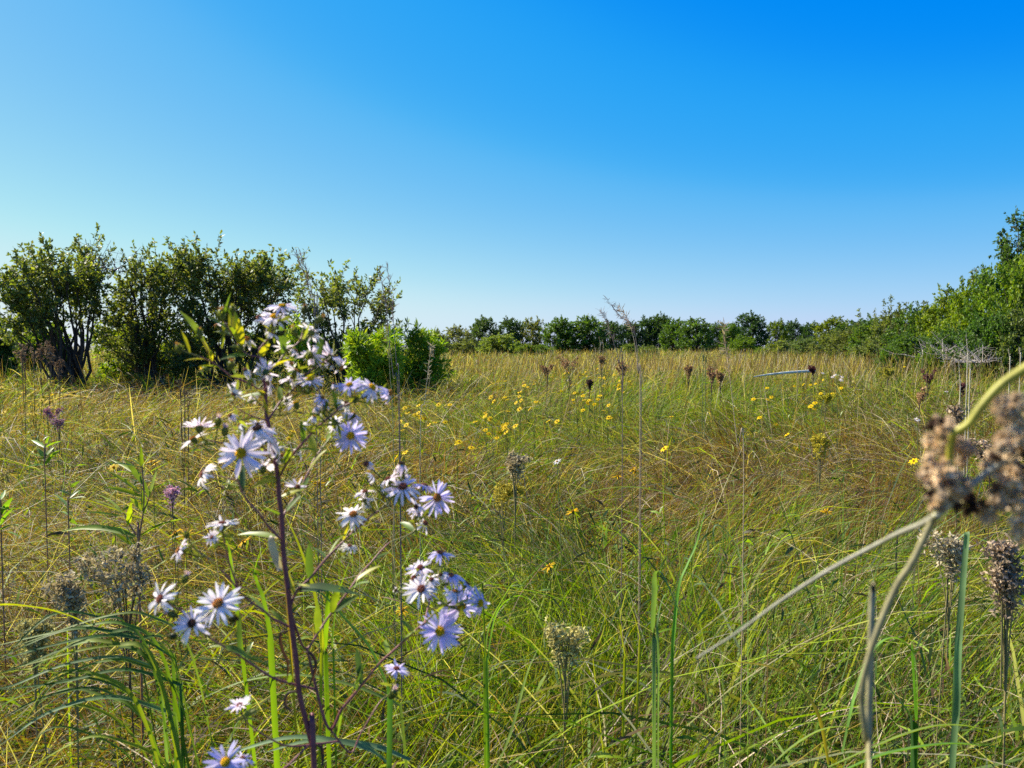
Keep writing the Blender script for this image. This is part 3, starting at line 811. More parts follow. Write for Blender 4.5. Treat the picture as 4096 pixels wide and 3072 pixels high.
BR = [  # photo polyline from the stem outwards, end distance, thickness mm
    ([(1055, 1560), (1000, 1535), (940, 1511), (885, 1475), (844, 1446), (790, 1424), (717, 1397)], .52, .85),
    ([(844, 1446), (826, 1390), (798, 1340)], .515, .6),
    ([(1037, 1440), (985, 1415), (961, 1385), (953, 1367), (928, 1338), (926, 1300), (928, 1248)], .55, .7),
    ([(928, 1338), (905, 1300), (885, 1270)], .545, .7),
    ([(1078, 1680), (1106, 1629), (1127, 1600), (1195, 1535), (1249, 1475), (1317, 1435), (1350, 1400)], .60, 1.0),
    ([(1052, 1505), (1102, 1462), (1142, 1410), (1195, 1367), (1210, 1326), (1217, 1250)], .59, .8),
    ([(1112, 1905), (1160, 1832), (1220, 1762), (1277, 1702), (1340, 1651), (1356, 1632), (1435, 1597), (1480, 1560)], .54, 1.2),
    ([(1135, 2054), (1150, 2031), (1191, 1968), (1235, 1885), (1254, 1841), (1290, 1790), (1330, 1740)], .61, 1.0),
    ([(1155, 2400), (1186, 2367), (1243, 2310), (1308, 2231), (1363, 2176), (1395, 2144), (1482, 2066), (1517, 2040), (1561, 1999), (1600, 1955)], .58, 1.2),
    ([(1190, 2625), (1218, 2592), (1272, 2531), (1308, 2477), (1399, 2357), (1435, 2303), (1489, 2245), (1525, 2202), (1561, 2169), (1645, 2133), (1680, 2090)], .63, 1.1),
    ([(1254, 2975), (1310, 2907), (1369, 2834), (1432, 2758), (1514, 2658), (1582, 2595), (1659, 2524), (1695, 2495), (1740, 2450), (1775, 2420)], .55, 1.3),
    ([(1175, 2758), (1107, 2717), (1016, 2663), (949, 2617), (894, 2586), (830, 2545), (780, 2505)], .50, 1.1),
    ([(1166, 2520), (1094, 2475), (1056, 2443), (1009, 2411), (961, 2370), (923, 2320), (882, 2278), (835, 2234), (787, 2202), (752, 2158)], .53, 1.0),
    ([(1124, 2158), (1116, 2150), (1072, 2104), (1040, 2057), (993, 2005), (962, 1951), (950, 1900), (962, 1850)], .52, 1.1),
    ([(1255, 3060), (1401, 3010), (1441, 2938), (1491, 2852), (1527, 2800), (1560, 2778)], .60, .9),
    ([(1255, 3040), (1170, 2985), (1090, 2960), (1000, 2900), (960, 2850)], .50, .9),
    ([(1250, 3100), (1110, 3090), (980, 3085), (905, 3070)], .49, .9),
    ([(1695, 2495), (1720, 2400), (1745, 2330), (1760, 2250)], .62, .8),
    ([(1720, 2400), (1690, 2370), (1670, 2320)], .60, .6),
    ([(1070, 1690), (1010, 1665), (960, 1640), (925, 1610)], .53, .7),
    ([(1095, 1810), (1020, 1790), (930, 1775), (850, 1765), (800, 1735)], .58, .8),
    ([(1100, 1850), (1060, 1800), (1035, 1750)], .53, .7),
    ([(950, 1920), (880, 1905), (830, 1895)], .53, .7),
    ([(1009, 2411), (940, 2440), (885, 2430)], .50, .7),
    ([(780, 2505), (720, 2440), (650, 2405)], .50, .7),
    ([(961, 2370), (920, 2260), (900, 2180), (892, 2110)], .53, .8),
    ([(1062, 1570), (1010, 1540), (985, 1500)], .54, .6),
    ([(1065, 1560), (1075, 1520), (1068, 1490)], .55, .6),
]
samples = [(q, 0) for q in stem_samples[::2]]
branch_paths = []
for px, dend, th in BR:
    base3 = None
    x0, y0 = px[0]
    # start at the nearest existing wood in view
    allp = np.array([q for q, _ in samples]) 
    rel = allp - C0; dep = rel @ FW
    pxs = 2048 + F * (rel @ RT) / dep; pys = 1536 - F * (rel @ UP) / dep
    j = int(np.argmin((pxs - x0) ** 2 + (pys - y0) ** 2))
    d0 = dep[j]
    pts = V2(px, d0, dend); pts[0] = allp[j]
    pth = smooth_path(pts, 8 * len(px))
    n = len(pth); t = np.linspace(0, 1, n)[:, None]
    c = (PURPLE * 1.2) * (1 - t) + (PINKSTEM) * t; c = np.where(t > .8, STEMGREEN * .8 + PINKSTEM * .3, c) * (1 + .2 * rng.random((n, 1)))
    b = MB(); b.tube(pth, np.linspace(th * .85e-3, th * .45e-3, n), c, 7)
    b.build('branch', M_STEM, aster, origin=AO)
    branch_paths.append(pth)
    samples += [(q, 1) for q in pth[2::2]]
SAMP = np.array([q for q, _ in samples])

def flower_head(parent, c, n, rad, col='lilac', npet=26, missing=0.0, droop=0.0, curl=0.25, disc=(.55, .36, .015), origin=None, names=('flower_head', 'ray_petals', 'disc'), stalk=True):
    """one daisy head: calyx and stalk, with its ring of petals and its disc as children"""
    n = nrm(n); a = np.array([0, 0, 1.0]) if abs(n[2]) < .9 else np.array([1.0, 0, 0])
    u = nrm(np.cross(n, a)); w = np.cross(n, u)
    c = np.asarray(c)
    m = MB()
    # cup of green bracts
    m.tube([c - n * rad * .42, c - n * rad * .30, c - n * rad * .12, c + n * rad * .02], [rad * .05, rad * .15, rad * .19, rad * .18], STEMGREEN * rng.uniform(.7, 1.1), 9)
    for k in range(16):
        an = k * 2.4 + rng.uniform(-.2, .2); dv = math.cos(an) * u + math.sin(an) * w
        b0 = c - n * rad * (.34 - .012 * k) + dv * rad * .13; b1 = b0 + n * rad * .13 + dv * rad * .06; b2 = b1 + n * rad * .08 + dv * rad * rng.uniform(.04, .12)
        m.ribbon([b0, b1, b2], [rad * .06, rad * .07, rad * .01], np.cross(dv, n), STEMGREEN * rng.uniform(.8, 1.5), .1)
    if stalk:
        s0 = c - n * rad * .4
        sc2 = np.linalg.norm(SAMP - s0, axis=1) + 2.0 * np.clip(SAMP[:, 2] - s0[2] + .004, 0, 1)
        q = SAMP[int(np.argmin(sc2))]
        if np.linalg.norm(q - s0) > .0015:
            mid = (q + s0) / 2 - n * rad * .25 + np.array([0, 0, -.002])
            pp = bez(q, mid, s0, 8)
            m.tube(pp, np.linspace(.00055, .00045, 8), STEMGREEN * .8 + PINKSTEM * rng.uniform(0, .4), 6)
            for k in range(6):
                i = rng.integers(2, 7); lv = nrm(rng.normal(0, 1, 3) + [0, 0, .6]); L = rng.uniform(.005, .014)
                m.ribbon([pp[i], pp[i] + lv * L * .5, pp[i] + lv * L + [0, 0, -.001]], [.0008, .0026, .0003], nrm(np.cross(lv, rng.normal(0, 1, 3))), STEMGREEN * rng.uniform(.8, 1.6), .1)
    head = m.build(names[0], M_LEAF, parent, origin=origin)
    pm = MB()
    gap0 = rng.uniform(0, 6.28)
    for k in range(npet):
        an = 2 * math.pi * k / npet + rng.uniform(-.10, .10)
        if missing and ((an - gap0) % 6.283) < missing * 6.283: continue
        dv = math.cos(an) * u + math.sin(an) * w
        L = rad * rng.uniform(.78, 1.04) * .98
        el = -droop + rng.normal(0.06, .16)
        bnd = -curl * rng.uniform(.2, 1.8)
        tb = np.cross(n, dv) * rng.normal(0, .12)
        p = [c + dv * rad * .15]
        for j in range(5):
            e = el + bnd * (j + .5) / 5 * 2
            p.append(p[-1] + (dv * math.cos(e) + n * math.sin(e) + tb) * (L - rad * .15) / 5)
        wd = rad * rng.uniform(.12, .17)
        roll = rng.normal(0, .45)
        side = np.cross(n, dv) * math.cos(roll) + n * math.sin(roll)
        if col == 'lilac':
            cc = np.array([.86, .77, .82]) * rng.uniform(.88, 1.08) + rng.uniform(-.03, .03, 3)
        elif col == 'white':
            cc = np.array([.90, .84, .82]) * rng.uniform(.9, 1.06)
        elif col == 'yellow':
            cc = np.array([.76, .44, .002]) * rng.uniform(.8, 1.1)
        else:
            cc = np.array([.66, .60, .82]) * rng.uniform(.88, 1.08) + rng.uniform(-.03, .03, 3)
        pm.ribbon(p, wd * np.array([.35, .75, 1, 1, .8, .25]), side, cc, rng.uniform(-.05, .22))
    if pm.n:
        o = pm.build(names[1], M_PETAL, head)
        if origin is not None:
            o.location = tuple(-np.asarray(origin))
    dm = MB()
    dr = rad * .20
    nd = 46 if rad > .009 else 20
    for k in range(nd):
        q = math.sqrt((k + .5) / nd); an = 2.39996 * k
        b0 = c + (math.cos(an) * u + math.sin(an) * w) * dr * q + n * dr * (.75 * math.sqrt(max(0, 1 - q * q * .9)) - .1)
        ax = nrm(n + (math.cos(an) * u + math.sin(an) * w) * q * .8)
        dm.blob(b0, dr * .17, np.array(disc) * rng.uniform(.75, 1.3) * (1 if q > .35 else .9), ax, 1.7, 4, 3)
    dm.blob(c + n * dr * .15, dr * .82, np.array(disc) * .55, n, .75, 8, 5)
    o = dm.build(names[2], M_DISC, head)
    if origin is not None:
        o.location = tuple(-np.asarray(origin))
    return head

YEL = (.80, .50, .01); ORG = (.55, .24, .05); RED = (.34, .12, .07); DRK = (.10, .045, .03)
# x, y, facing (right, up, towards camera), radius px, colour, disc, petals, missing, droop, curl
FL = [
    (1099, 1268, (.05, .85, .45), 80, 'white', YEL, 26, .0, .05, .35), (1129, 1226, (.1, .95, .2), 70, 'lilac', YEL, 24, .0, .1, .25),
    (1034, 1268, (-.7, .3, .4), 48, 'lilac', RED, 18, .3, .9, .6), (866, 1302, (-.5, .6, .2), 42, 'white', ORG, 14, .5, .1, .2),
    (988, 1356, (.2, .5, .7), 52, 'white', ORG, 14, .4, .5, .5), (1066, 1485, (.1, .5, -.7), 60, 'lilac', YEL, 24, .2, -.3, .1),
    (1078, 1530, (.8, .1, -.5), 60, 'lilac', YEL, 24, .0, .1, .1), (1183, 1484, (.6, .6, -.3), 52, 'white', ORG, 16, .3, .2, .3),
    (980, 1480, (-.1, .8, .3), 50, 'white', RED, 12, .3, .7, .8), (920, 1543, (-.6, .4, .4), 44, 'lilac', RED, 18, .3, .7, .7),
    (935, 1575, (-.3, -.6, .5), 50, 'white', RED, 20, .3, .2, .1), (1131, 1390, (-.4, .2, -.7), 42, 'white', ORG, 16, .4, .2, .2),
    (1249, 1328, (.3, .5, -.6), 60, 'white', ORG, 16, .2, .1, .2), (1244, 1416, (.55, .35, -.6), 84, 'lilac', DRK, 30, .25, .0, .05),
    (1325, 1428, (.5, .6, -.5), 82, 'lilac', ORG, 26, .3, .1, .1), (1362, 1470, (.7, -.5, .2), 60, 'lilac', ORG, 18, .3, .3, .4),
    (1241, 1519, (.1, .85, .3), 66, 'lilac', YEL, 22, .2, .1, .2), (1398, 1540, (-.1, .8, .5), 62, 'blue', YEL, 26, .0, .0, .15),
    (1488, 1549, (.5, .55, .3), 72, 'lilac', YEL, 28, .1, .35, .3), (1290, 1590, (.4, .5, .4), 44, 'blue', ORG, 18, .2, .6, .5),
    (1560, 1570, (.8, .1, .3), 60, 'blue', ORG, 18, .5, .3, .4),
    (796, 1706, (-.15, .9, -.25), 68, 'lilac', ORG, 26, .15, -.35, .1), (772, 1755, (-.4, .7, .1), 60, 'white', ORG, 20, .4, .0, .1),
    (921, 1662, (-.5, .6, .4), 44, 'lilac', RED, 20, .0, .9, .8), (1030, 1716, (-.2, .8, .3), 92, 'white', DRK, 26, .1, .5, .4),
    (1073, 1752, (.4, .2, -.5), 88, 'lilac', DRK, 30, .2, .1, .2), (965, 1813, (.0, .3, .95), 108, 'lilac', YEL, 30, .08, .0, .15),
    (812, 1897, (-.6, .25, .2), 76, 'white', RED, 26, .1, .1, .5), (1051, 1867, (-.1, .55, -.3), 70, 'white', ORG, 26, .2, .0, .1),
    (1125, 1821, (.8, .3, .3), 46, 'lilac', ORG, 14, .4, .2, .3), (1183, 1613, (-.2, .85, .1), 60, 'lilac', YEL, 16, .5, .0, .1),
    (1190, 1949, (.4, .2, .4), 54, 'lilac', RED, 18, .5, .4, .1), (1209, 1705, (-.5, .3, .4), 42, 'white', ORG, 14, .4, .5, .2),
    (1192, 1802, (.3, .7, .5), 44, 'white', RED, 14, .2, .7, .9),
    (1403, 1743, (.15, .25, .9), 76, 'blue', YEL, 32, .0, .0, .12), (1302, 1612, (.3, .5, -.4), 52, 'lilac', ORG, 16, .3, .2, .2),
    (1413, 1658, (.2, .7, -.5), 52, 'blue', ORG, 24, .1, .4, .3), (1340, 1680, (.3, -.4, .5), 38, 'white', RED, 16, .3, .2, .2),
    (1466, 1856, (-.2, .4, .5), 58, 'lilac', RED, 14, .3, .9, .9), (1606, 1856, (.1, .9, .0), 58, 'lilac', DRK, 22, .0, .9, .5),
    (1612, 1949, (-.1, .75, .5), 88, 'lilac', RED, 22, .1, -.1, .3), (1552, 1917, (-.4, .7, .1), 60, 'lilac', RED, 16, .3, .1, .1),
    (1697, 1942, (.2, .7, -.2), 58, 'blue', RED, 26, .0, .1, .3), (1748, 1990, (.35, .2, .75), 84, 'blue', ORG, 26, .15, .1, .1),
    (1460, 1968, (-.2, .85, .1), 56, 'lilac', RED, 20, .2, .1, .2), (1413, 2058, (.0, .8, .5), 76, 'white', ORG, 24, .1, .1, .3),
    (1672, 2058, (.4, .5, -.3), 46, 'lilac', RED, 16, .3, .2, .2), (1700, 2092, (.4, .4, .4), 52, 'white', RED, 18, .4, .3, .1),
    (1596, 1996, (.1, .5, .7), 32, 'blue', RED, 20, .0, .5, .8), (1399, 2184, (.2, .85, .2), 46, 'white', RED, 20, .1, .0, .6),
    (1760, 2212, (.1, .9, .1), 66, 'blue', RED, 18, .0, .2, .3), (1681, 2272, (-.1, .85, .4), 66, 'lilac', RED, 26, .1, .0, .2),
    (1655, 2312, (-.4, .6, .3), 56, 'lilac', RED, 20, .3, .3, .3), (1685, 2357, (-.1, .75, .6), 82, 'white', RED, 26, .1, -.05, .35),
    (1804, 2303, (.0, .85, .1), 62, 'blue', RED, 26, .0, .2, .5), (1869, 2336, (.6, .6, -.2), 52, 'blue', RED, 20, .2, .2, .1),
    (1844, 2426, (.35, .1, .7), 96, 'blue', YEL, 28, .15, .25, .2), (1920, 2412, (.7, .15, .5), 74, 'blue', YEL, 24, .1, .2, .3),
    (1760, 2524, (.02, .25, .95), 94, 'blue', YEL, 34, .0, .0, .12), (1583, 2361, (.1, .4, .5), 32, 'lilac', DRK, 12, .3, .9, .9),
    (889, 2095, (.0, .95, .05), 70, 'white', RED, 24, .0, -.15, .15), (847, 2149, (-.1, .5, .7), 38, 'lilac', RED, 22, .0, .0, .3),
    (715, 2202, (-.7, .35, .3), 62, 'lilac', ORG, 26, .0, .1, .3), (642, 2396, (-.45, .45, .6), 84, 'white', RED, 24, .15, -.05, .3),
    (873, 2415, (-.05, .75, .6), 104, 'white', ORG, 30, .0, -.05, .15), (768, 2494, (-.1, .5, .75), 84, 'lilac', DRK, 24, .1, -.1, .2),
    (958, 2821, (-.2, .8, .1), 56, 'lilac', RED, 28, .0, -.25, .1), (1586, 2676, (.2, .9, .1), 58, 'blue', RED, 30, .0, -.05, .2),
    (903, 3048, (.0, .6, .75), 92, 'blue', YEL, 26, .1, .0, .15), (971, 3033, (.3, .7, .1), 52, 'blue', RED, 24, .0, .1, .3),
]
for k in range(25):                                            # smaller half hidden heads that fill the sprays
    bx_, by_ = [(1010, 1480), (1150, 1440), (1240, 1500), (1330, 1560), (1150, 1600), (1010, 1690), (1090, 1780), (1240, 1680), (1330, 1700), (1560, 1960), (1500, 1900), (1640, 2010), (1720, 2330), (1800, 2380), (1300, 1480), (1200, 1400), (960, 1690), (1150, 1510), (1370, 1620), (1260, 1620), (1740, 2280), (1620, 1900), (1450, 2000), (1020, 1600), (1090, 1330)][k]
    FL.append((bx_ + rng.uniform(-25, 25), by_ + rng.uniform(-25, 25), (rng.normal(0, .5), rng.uniform(.2, .9), rng.normal(0, .5)), rng.uniform(34, 56), ['white', 'lilac'][k % 2], [RED, ORG, DRK][k % 3], int(rng.integers(14, 22)), rng.uniform(.1, .4), rng.uniform(0, .8), rng.uniform(.2, .8)))
for (x, y, fc, r, colr, disc, npet, miss, dr, cu) in FL:
    # depth from the nearest branch in view
    rel = SAMP - C0; dep = rel @ FW
    pxs = 2048 + F * (rel @ RT) / dep; pys = 1536 - F * (rel @ UP) / dep
    j = int(np.argmin((pxs - x) ** 2 + 1.3 * (pys - y - 30) ** 2))
    d = float(dep[j]) + rng.uniform(-.012, .012)
    n = np.array([fc[0], -fc[2], fc[1]]); r = r * 1.03
    flower_head(aster, P(x, y, d), n, r / F * d, colr, npet, miss, dr, cu, disc, origin=AO)

# green and withered buds
BUDS = [(928, 1240, 20, 0), (885, 1262, 28, 1), (798, 1332, 20, 1), (715, 1396, 22, 1), (961, 1394, 22, 1), (923, 1462, 22, 1), (1034, 1448, 17, 2), (822, 1478, 18, 3), (1126, 1334, 15, 2),
        (1217, 1240, 20, 2), (1276, 1278, 22, 1), (1176, 1326, 22, 1), (1229, 1563, 22, 1), (1485, 1908, 22, 1), (746, 2139, 20, 1), (930, 2475, 24, 2), (740, 2316, 22, 4), (689, 2459, 22, 4),
        (1572, 2776, 24, 4), (872, 1688, 22, 4), (900, 1726, 22, 4), (1420, 1600, 16, 1), (690, 2545, 22, 2), (1455, 1580, 14, 0)]
for x, y, r, k in BUDS:
    rel = SAMP - C0; dep = rel @ FW
    pxs = 2048 + F * (rel @ RT) / dep; pys = 1536 - F * (rel @ UP) / dep
    j = int(np.argmin((pxs - x) ** 2 + (pys - y - 20) ** 2)); d = float(dep[j])
    c = P(x, y, d); q = SAMP[j]; R0 = r / F * d
    ax = nrm((c - q) + np.array([0, 0, .006]))
    m = MB(); s0 = c - ax * R0
    m.tube(bez(q, (q + s0) / 2 + rng.normal(0, .001, 3), s0, 5), .0005, STEMGREEN * .9, 5)
    m.blob(c, R0 * .62, STEMGREEN * (.8 if k != 2 else .35), ax, 1.5, 8, 6)
    u = nrm(np.cross(ax, [.3, .5, .8])); w = np.cross(ax, u)
    for i in range(18):
        an = i * 2.4; dv = math.cos(an) * u + math.sin(an) * w
        b0 = c - ax * R0 * (.7 - .05 * i) + dv * R0 * .5
        m.ribbon([b0, b0 + ax * R0 * .5 + dv * R0 * .15, b0 + ax * R0 * .8 + dv * R0 * .35], [R0 * .25, R0 * .22, R0 * .03], np.cross(dv, ax), STEMGREEN * rng.uniform(.7, 1.5) * (1 if k != 2 else .4), .1)
    tuft = {0: (.25, .28, .06), 1: (.28, .16, .08), 2: (.09, .04, .03), 3: (.6, .42, .02), 4: (.50, .38, .72)}[k]
    for i in range(26):
        an = rng.uniform(0, 6.28); dv = (math.cos(an) * u + math.sin(an) * w) * rng.uniform(.1, .55)
        b0 = c + ax * R0 * .6 + dv * R0 * .6; L = R0 * (rng.uniform(.4, .9) if k != 4 else rng.uniform(.7, 1.2))
        m.ribbon([b0, b0 + nrm(ax + dv * .7) * L * .6, b0 + nrm(ax + dv) * L], [R0 * .12, R0 * .12, R0 * .03], np.cross(ax, dv + .01), np.array(tuft) * rng.uniform(.7, 1.3), 0)
    m.build('flower_bud', M_LEAF, aster, origin=AO)

# leaves
def leaf_mesh(base, tip, width, col, sag=.12, roll=None, curl=0.0, n=9):
    base, tip = np.asarray(base), np.asarray(tip); L = np.linalg.norm(tip - base)
    mid = (base + tip) / 2 + np.array([0, 0, sag * L]) + rng.normal(0, .02 * L, 3)
    p = bez(base, mid, tip, n)
    d = nrm(tip - base)
    r = rng.uniform(-.7, .7) if roll is None else roll
    s0 = nrm(np.cross(d, [0, 0, 1])); up = np.cross(s0, d)
    side = s0 * math.cos(r) + up * math.sin(r)
    t = np.linspace(0, 1, n)
    wd = width * np.sin(np.clip(t * .93 + .05, 0, 1) ** .75 * math.pi) ** .8 * (1 + .10 * np.sin(t * 19 + rng.uniform(0, 6)))
    m = MB(); m.ribbon(p, np.maximum(wd, width * .03), side, np.asarray(col)[None] * (1 + .12 * rng.normal(0, 1, (n, 1))), .14)
    return m
LG1, LG2, LG3, LY = np.array([.10, .17, .02]), np.array([.17, .24, .02]), np.array([.06, .11, .03]), np.array([.30, .30, .02])
EXPL = [  # base px, tip px, width px, colour
    ((1190, 2366), (1437, 2378), 50, LG3), ((1106, 1900), (1154, 1838), 26, LY), ((1135, 2160), (950, 2140), 30, LG2), ((1120, 2010), (1225, 1960), 26, LY),
    ((1117, 2060), (1000, 2030), 28, LG1), ((1040, 1440), (1080, 1375), 26, LY), ((1085, 1330), (1050, 1300), 14, LY), ((1090, 1345), (1125, 1320), 18, LG2),
    ((1078, 1362), (1140, 1345), 18, LG1), ((925, 1340), (850, 1330), 18, LG1), ((953, 1367), (915, 1300), 20, LG2), ((844, 1446), (838, 1400), 16, LY),
    ((1062, 1580), (960, 1590), 26, LG1), ((1065, 1600), (1010, 1560), 20, LY), ((1070, 1660), (1050, 1590), 24, LY), ((1160, 2360), (1240, 2345), 30, LY),
    ((1100, 1905), (1005, 1955), 30, LY), ((993, 1950), (880, 1965), 24, LG1), ((985, 1930), (840, 1945), 22, LG2), ((990, 1960), (975, 1860), 30, LG3),
    ((960, 2375), (1060, 2400), 22, LG1), ((1056, 2443), (990, 2380), 28, LG2), ((882, 2278), (835, 2240), 24, LY), ((894, 2586), (1010, 2640), 34, LG1),
    ((894, 2590), (830, 2590), 18, LG2), ((985, 2640), (1010, 2560), 30, LG3), ((985, 2600), (960, 2450), 22, LG3), ((1380, 2835), (1300, 2770), 22, LY),
    ((1370, 2840), (1345, 2980), 24, LG1), ((1432, 2758), (1460, 2640), 36, LG3), ((1440, 2720), (1425, 2590), 26, LG3), ((1401, 2870), (1440, 2960), 20, LG2),
    ((1130, 2800), (1160, 2700), 20, LG1), ((1180, 2670), (1205, 2560), 30, LG2), ((1250, 1740), (1330, 1700), 22, LG2), ((1340, 1650), (1410, 1625), 20, LG2),
    ((1200, 1830), (1260, 1800), 20, LG2), ((1390, 2150), (1460, 2120), 22, LG1), ((1300, 2240), (1250, 2190), 22, LG1), ((1400, 2360), (1480, 2330), 22, LG1),
    ((1600, 2575), (1670, 2520), 22, LG2), ((1660, 2525), (1600, 2480), 26, LG1), ((1560, 2620), (1540, 2560), 20, LG2), ((1150, 2510), (1080, 2440), 20, LG2),
    ((1330, 2470), (1360, 2350), 30, LG2), ((1490, 2245), (1560, 2210), 22, LG1), ((1660, 2130), (1600, 2090), 26, LG1), ((1118, 2220), (1070, 2250), 20, LG1),
]
for (a, b, w, c) in EXPL:
    rel = SAMP - C0; dep = rel @ FW
    pxs = 2048 + F * (rel @ RT) / dep; pys = 1536 - F * (rel @ UP) / dep
    j = int(np.argmin((pxs - a[0]) ** 2 + (pys - a[1]) ** 2)); d = float(dep[j])
    B = SAMP[j]; T = P(b[0], b[1], d + rng.uniform(-.02, .02))
    leaf_mesh(B, T, w / F * d, c).build('leaf', M_LEAF, aster, origin=AO)
# small bract leaves along the branches, one mesh per branch's worth
cnt = 0
for pth in branch_paths:
    for i in range(6, len(pth) - 3, 11):
        if cnt >= 44: break
        ax = nrm(pth[i + 1] - pth[i]); o = nrm(np.cross(ax, rng.normal(0, 1, 3)))
        dv = nrm(ax * .7 + o * .7 + [0, 0, .25]); L = rng.uniform(.012, .026)
        leaf_mesh(pth[i], pth[i] + dv * L, L * .24, [LG1, LG2, LY][rng.integers(0, 3)], n=6).build('leaf', M_LEAF, aster, origin=AO); cnt += 1
# withered leaves hanging from the stem
for pts, w, c in [([(1160, 2520), (1120, 2535), (1128, 2600), (1150, 2650), (1148, 2720)], 15, DRK), ([(1188, 2625), (1230, 2605), (1262, 2650), (1250, 2710), (1228, 2760)], 14, DRK),
                  ([(1195, 2760), (1150, 2775), (1140, 2820), (1170, 2850)], 16, (.16, .09, .05)), ([(1250, 2985), (1282, 2985), (1290, 3040), (1285, 3072)], 16, DRK),
                  ([(1130, 2150), (1085, 2150), (1090, 2200), (1115, 2270), (1120, 2280)], 34, (.42, .36, .30))]:
    p = smooth_path(V2(pts, AD, AD - .006), 14); n = len(p); t = np.linspace(0, 1, n)
    m = MB(); m.ribbon(p, w / F * AD * (.35 + np.sin(t * math.pi)) * .7, RT, np.array(c)[None] * (1 + .25 * rng.random((n, 1))) * np.array([.5, .5, .5]) if w < 30 else np.array(c), .3)
    o = m.build('withered_leaf', M_LEAF, aster, origin=AO)

# ------------------------------------------------------------------ lance leaved plant
def up_plant(name, label, cat, d, stem_px, leaves, cols, stem_r=.0022, group=None, side=None):
    p = V2(stem_px, d); b = p[0].copy(); b[2] = float(ground_z(b[0], b[1]))
    root = thing(name, b, label, cat, group)
    path = smooth_path(np.concatenate([[b + [0, 0, -.03]], p]), 40)
    m = MB(); m.tube(path, np.linspace(stem_r, stem_r * .4, 40), np.array([.24, .12, .07]), 6)
    m.build('stem', M_STEM, root, origin=b)
    if side:
        for sp in side:
            m = MB(); q = smooth_path(V2(sp, d), 12); m.tube(q, np.linspace(stem_r * .7, stem_r * .3, 12), np.array([.22, .13, .06]), 6)
            m.build('side_stem', M_STEM, root, origin=b)
    for (x0, y0, x1, y1, w, sag) in leaves:
        dd = rng.uniform(-.06, .06)
        leaf_mesh(P(x0, y0, d), P(x1, y1, d + dd), w / F * d, cols[rng.integers(0, len(cols))], sag=sag, roll=rng.uniform(-.3, .9), n=12).build('leaf', M_LEAF, root, origin=b)
    return root
def k1(l):   # crop coordinates to photo pixels
    return [(200 + a / 2.766, 1700 + b / 2.766, 200 + c / 2.766, 1700 + e / 2.766, w / 2.766, sg) for a, b, c, e, w, sg in l]
LIME = [np.array([.20, .28, .010]), np.array([.24, .30, .012]), np.array([.15, .23, .02])]
up_plant('lance_leaved_plant', 'upright plant with long bright lime lance shaped leaves on a reddish stem', 'plant', 1.35,
         [(556, 2290), (556, 2166), (565, 2098), (572, 2054), (576, 1975), (569, 1874), (566, 1800)],
         k1([(1010, 460, 1005, 235, 50, .0), (1000, 450, 880, 265, 36, .05), (1030, 450, 1160, 240, 26, .05), (1005, 455, 855, 350, 34, .1), (1030, 450, 1165, 318, 36, .1),
             (1000, 470, 580, 432, 30, .12), (1010, 570, 660, 375, 40, .08), (1030, 650, 825, 375, 66, .02), (1040, 560, 1380, 388, 34, .06), (1020, 640, 560, 605, 40, .1),
             (995, 745, 590, 485, 56, .05), (1110, 765, 1190, 478, 66, .0), (1150, 715, 1360, 600, 28, .06), (1000, 790, 590, 690, 52, .1), (1040, 980, 1020, 715, 76, .0),
             (1015, 940, 880, 805, 66, .05), (790, 965, 500, 762, 50, .05), (780, 955, 440, 820, 40, .08), (775, 1010, 360, 962, 40, .04), (870, 1110, 900, 850, 60, .0),
             (1010, 1225, 1700, 1050, 66, .16), (945, 1235, 130, 1180, 66, .12), (975, 1410, 690, 1190, 110, .06), (982, 1460, 750, 1100, 60, .08), (740, 520, 910, 540, 26, .1), (1090, 800, 1030, 590, 40, 0)]),
         LIME, side=[[(545, 2140), (520, 2100), (495, 2050)], [(572, 2050), (590, 2010), (600, 1975)]])
up_plant('leafy_seedling', 'pale green seedling with opposite leaves in the swept tan grass', 'plant', 2.2,
         [(180, 1900), (180, 1850), (182, 1790), (185, 1770)],
         [(182, 1790, 125, 1760, 14, .1), (182, 1790, 245, 1765, 14, .1), (180, 1830, 110, 1815, 15, .1), (180, 1830, 150, 1795, 16, .1), (182, 1825, 215, 1790, 18, .1), (180, 1860, 105, 1870, 14, .1), (180, 1860, 240, 1800, 14, .1), (184, 1775, 195, 1745, 10, 0)], [np.array([.14, .24, .02])], stem_r=.0018)
up_plant('leafy_seedling', 'dark stemmed leafy plant with small toothed leaves under the seedling', 'plant', 2.0,
         [(275, 2110), (272, 2040), (280, 1980), (290, 1935)],
         [(275, 2030, 215, 1975, 14, .1), (275, 1995, 320, 1960, 14, .1), (280, 1980, 225, 1960, 14, .1), (278, 2000, 345, 1990, 14, .1), (285, 1950, 320, 1925, 14, .1), (286, 1945, 262, 1915, 12, .1), (272, 2060, 230, 2050, 14, .1), (272, 2050, 330, 2060, 14, .1), (275, 2080, 310, 2100, 14, .1)], [np.array([.10, .18, .02])], stem_r=.0018)
up_plant('leafy_seedling', 'lush green leafy sprout at the very edge of the meadow view', 'plant', 1.7,
         [(5, 2150), (8, 2060), (0, 1990)],
         [(5, 2100, 60, 2030, 22, .1), (5, 2060, 50, 1990, 20, .1), (5, 2080, -50, 2030, 20, .1), (3, 2030, 40, 2040, 20, .1), (5, 2120, 75, 2100, 22, .1), (5, 2130, 80, 2150, 22, .15), (0, 2000, 20, 1960, 16, 0), (0, 2040, -40, 1990, 16, .1)], [np.array([.13, .25, .02])], stem_r=.0018)

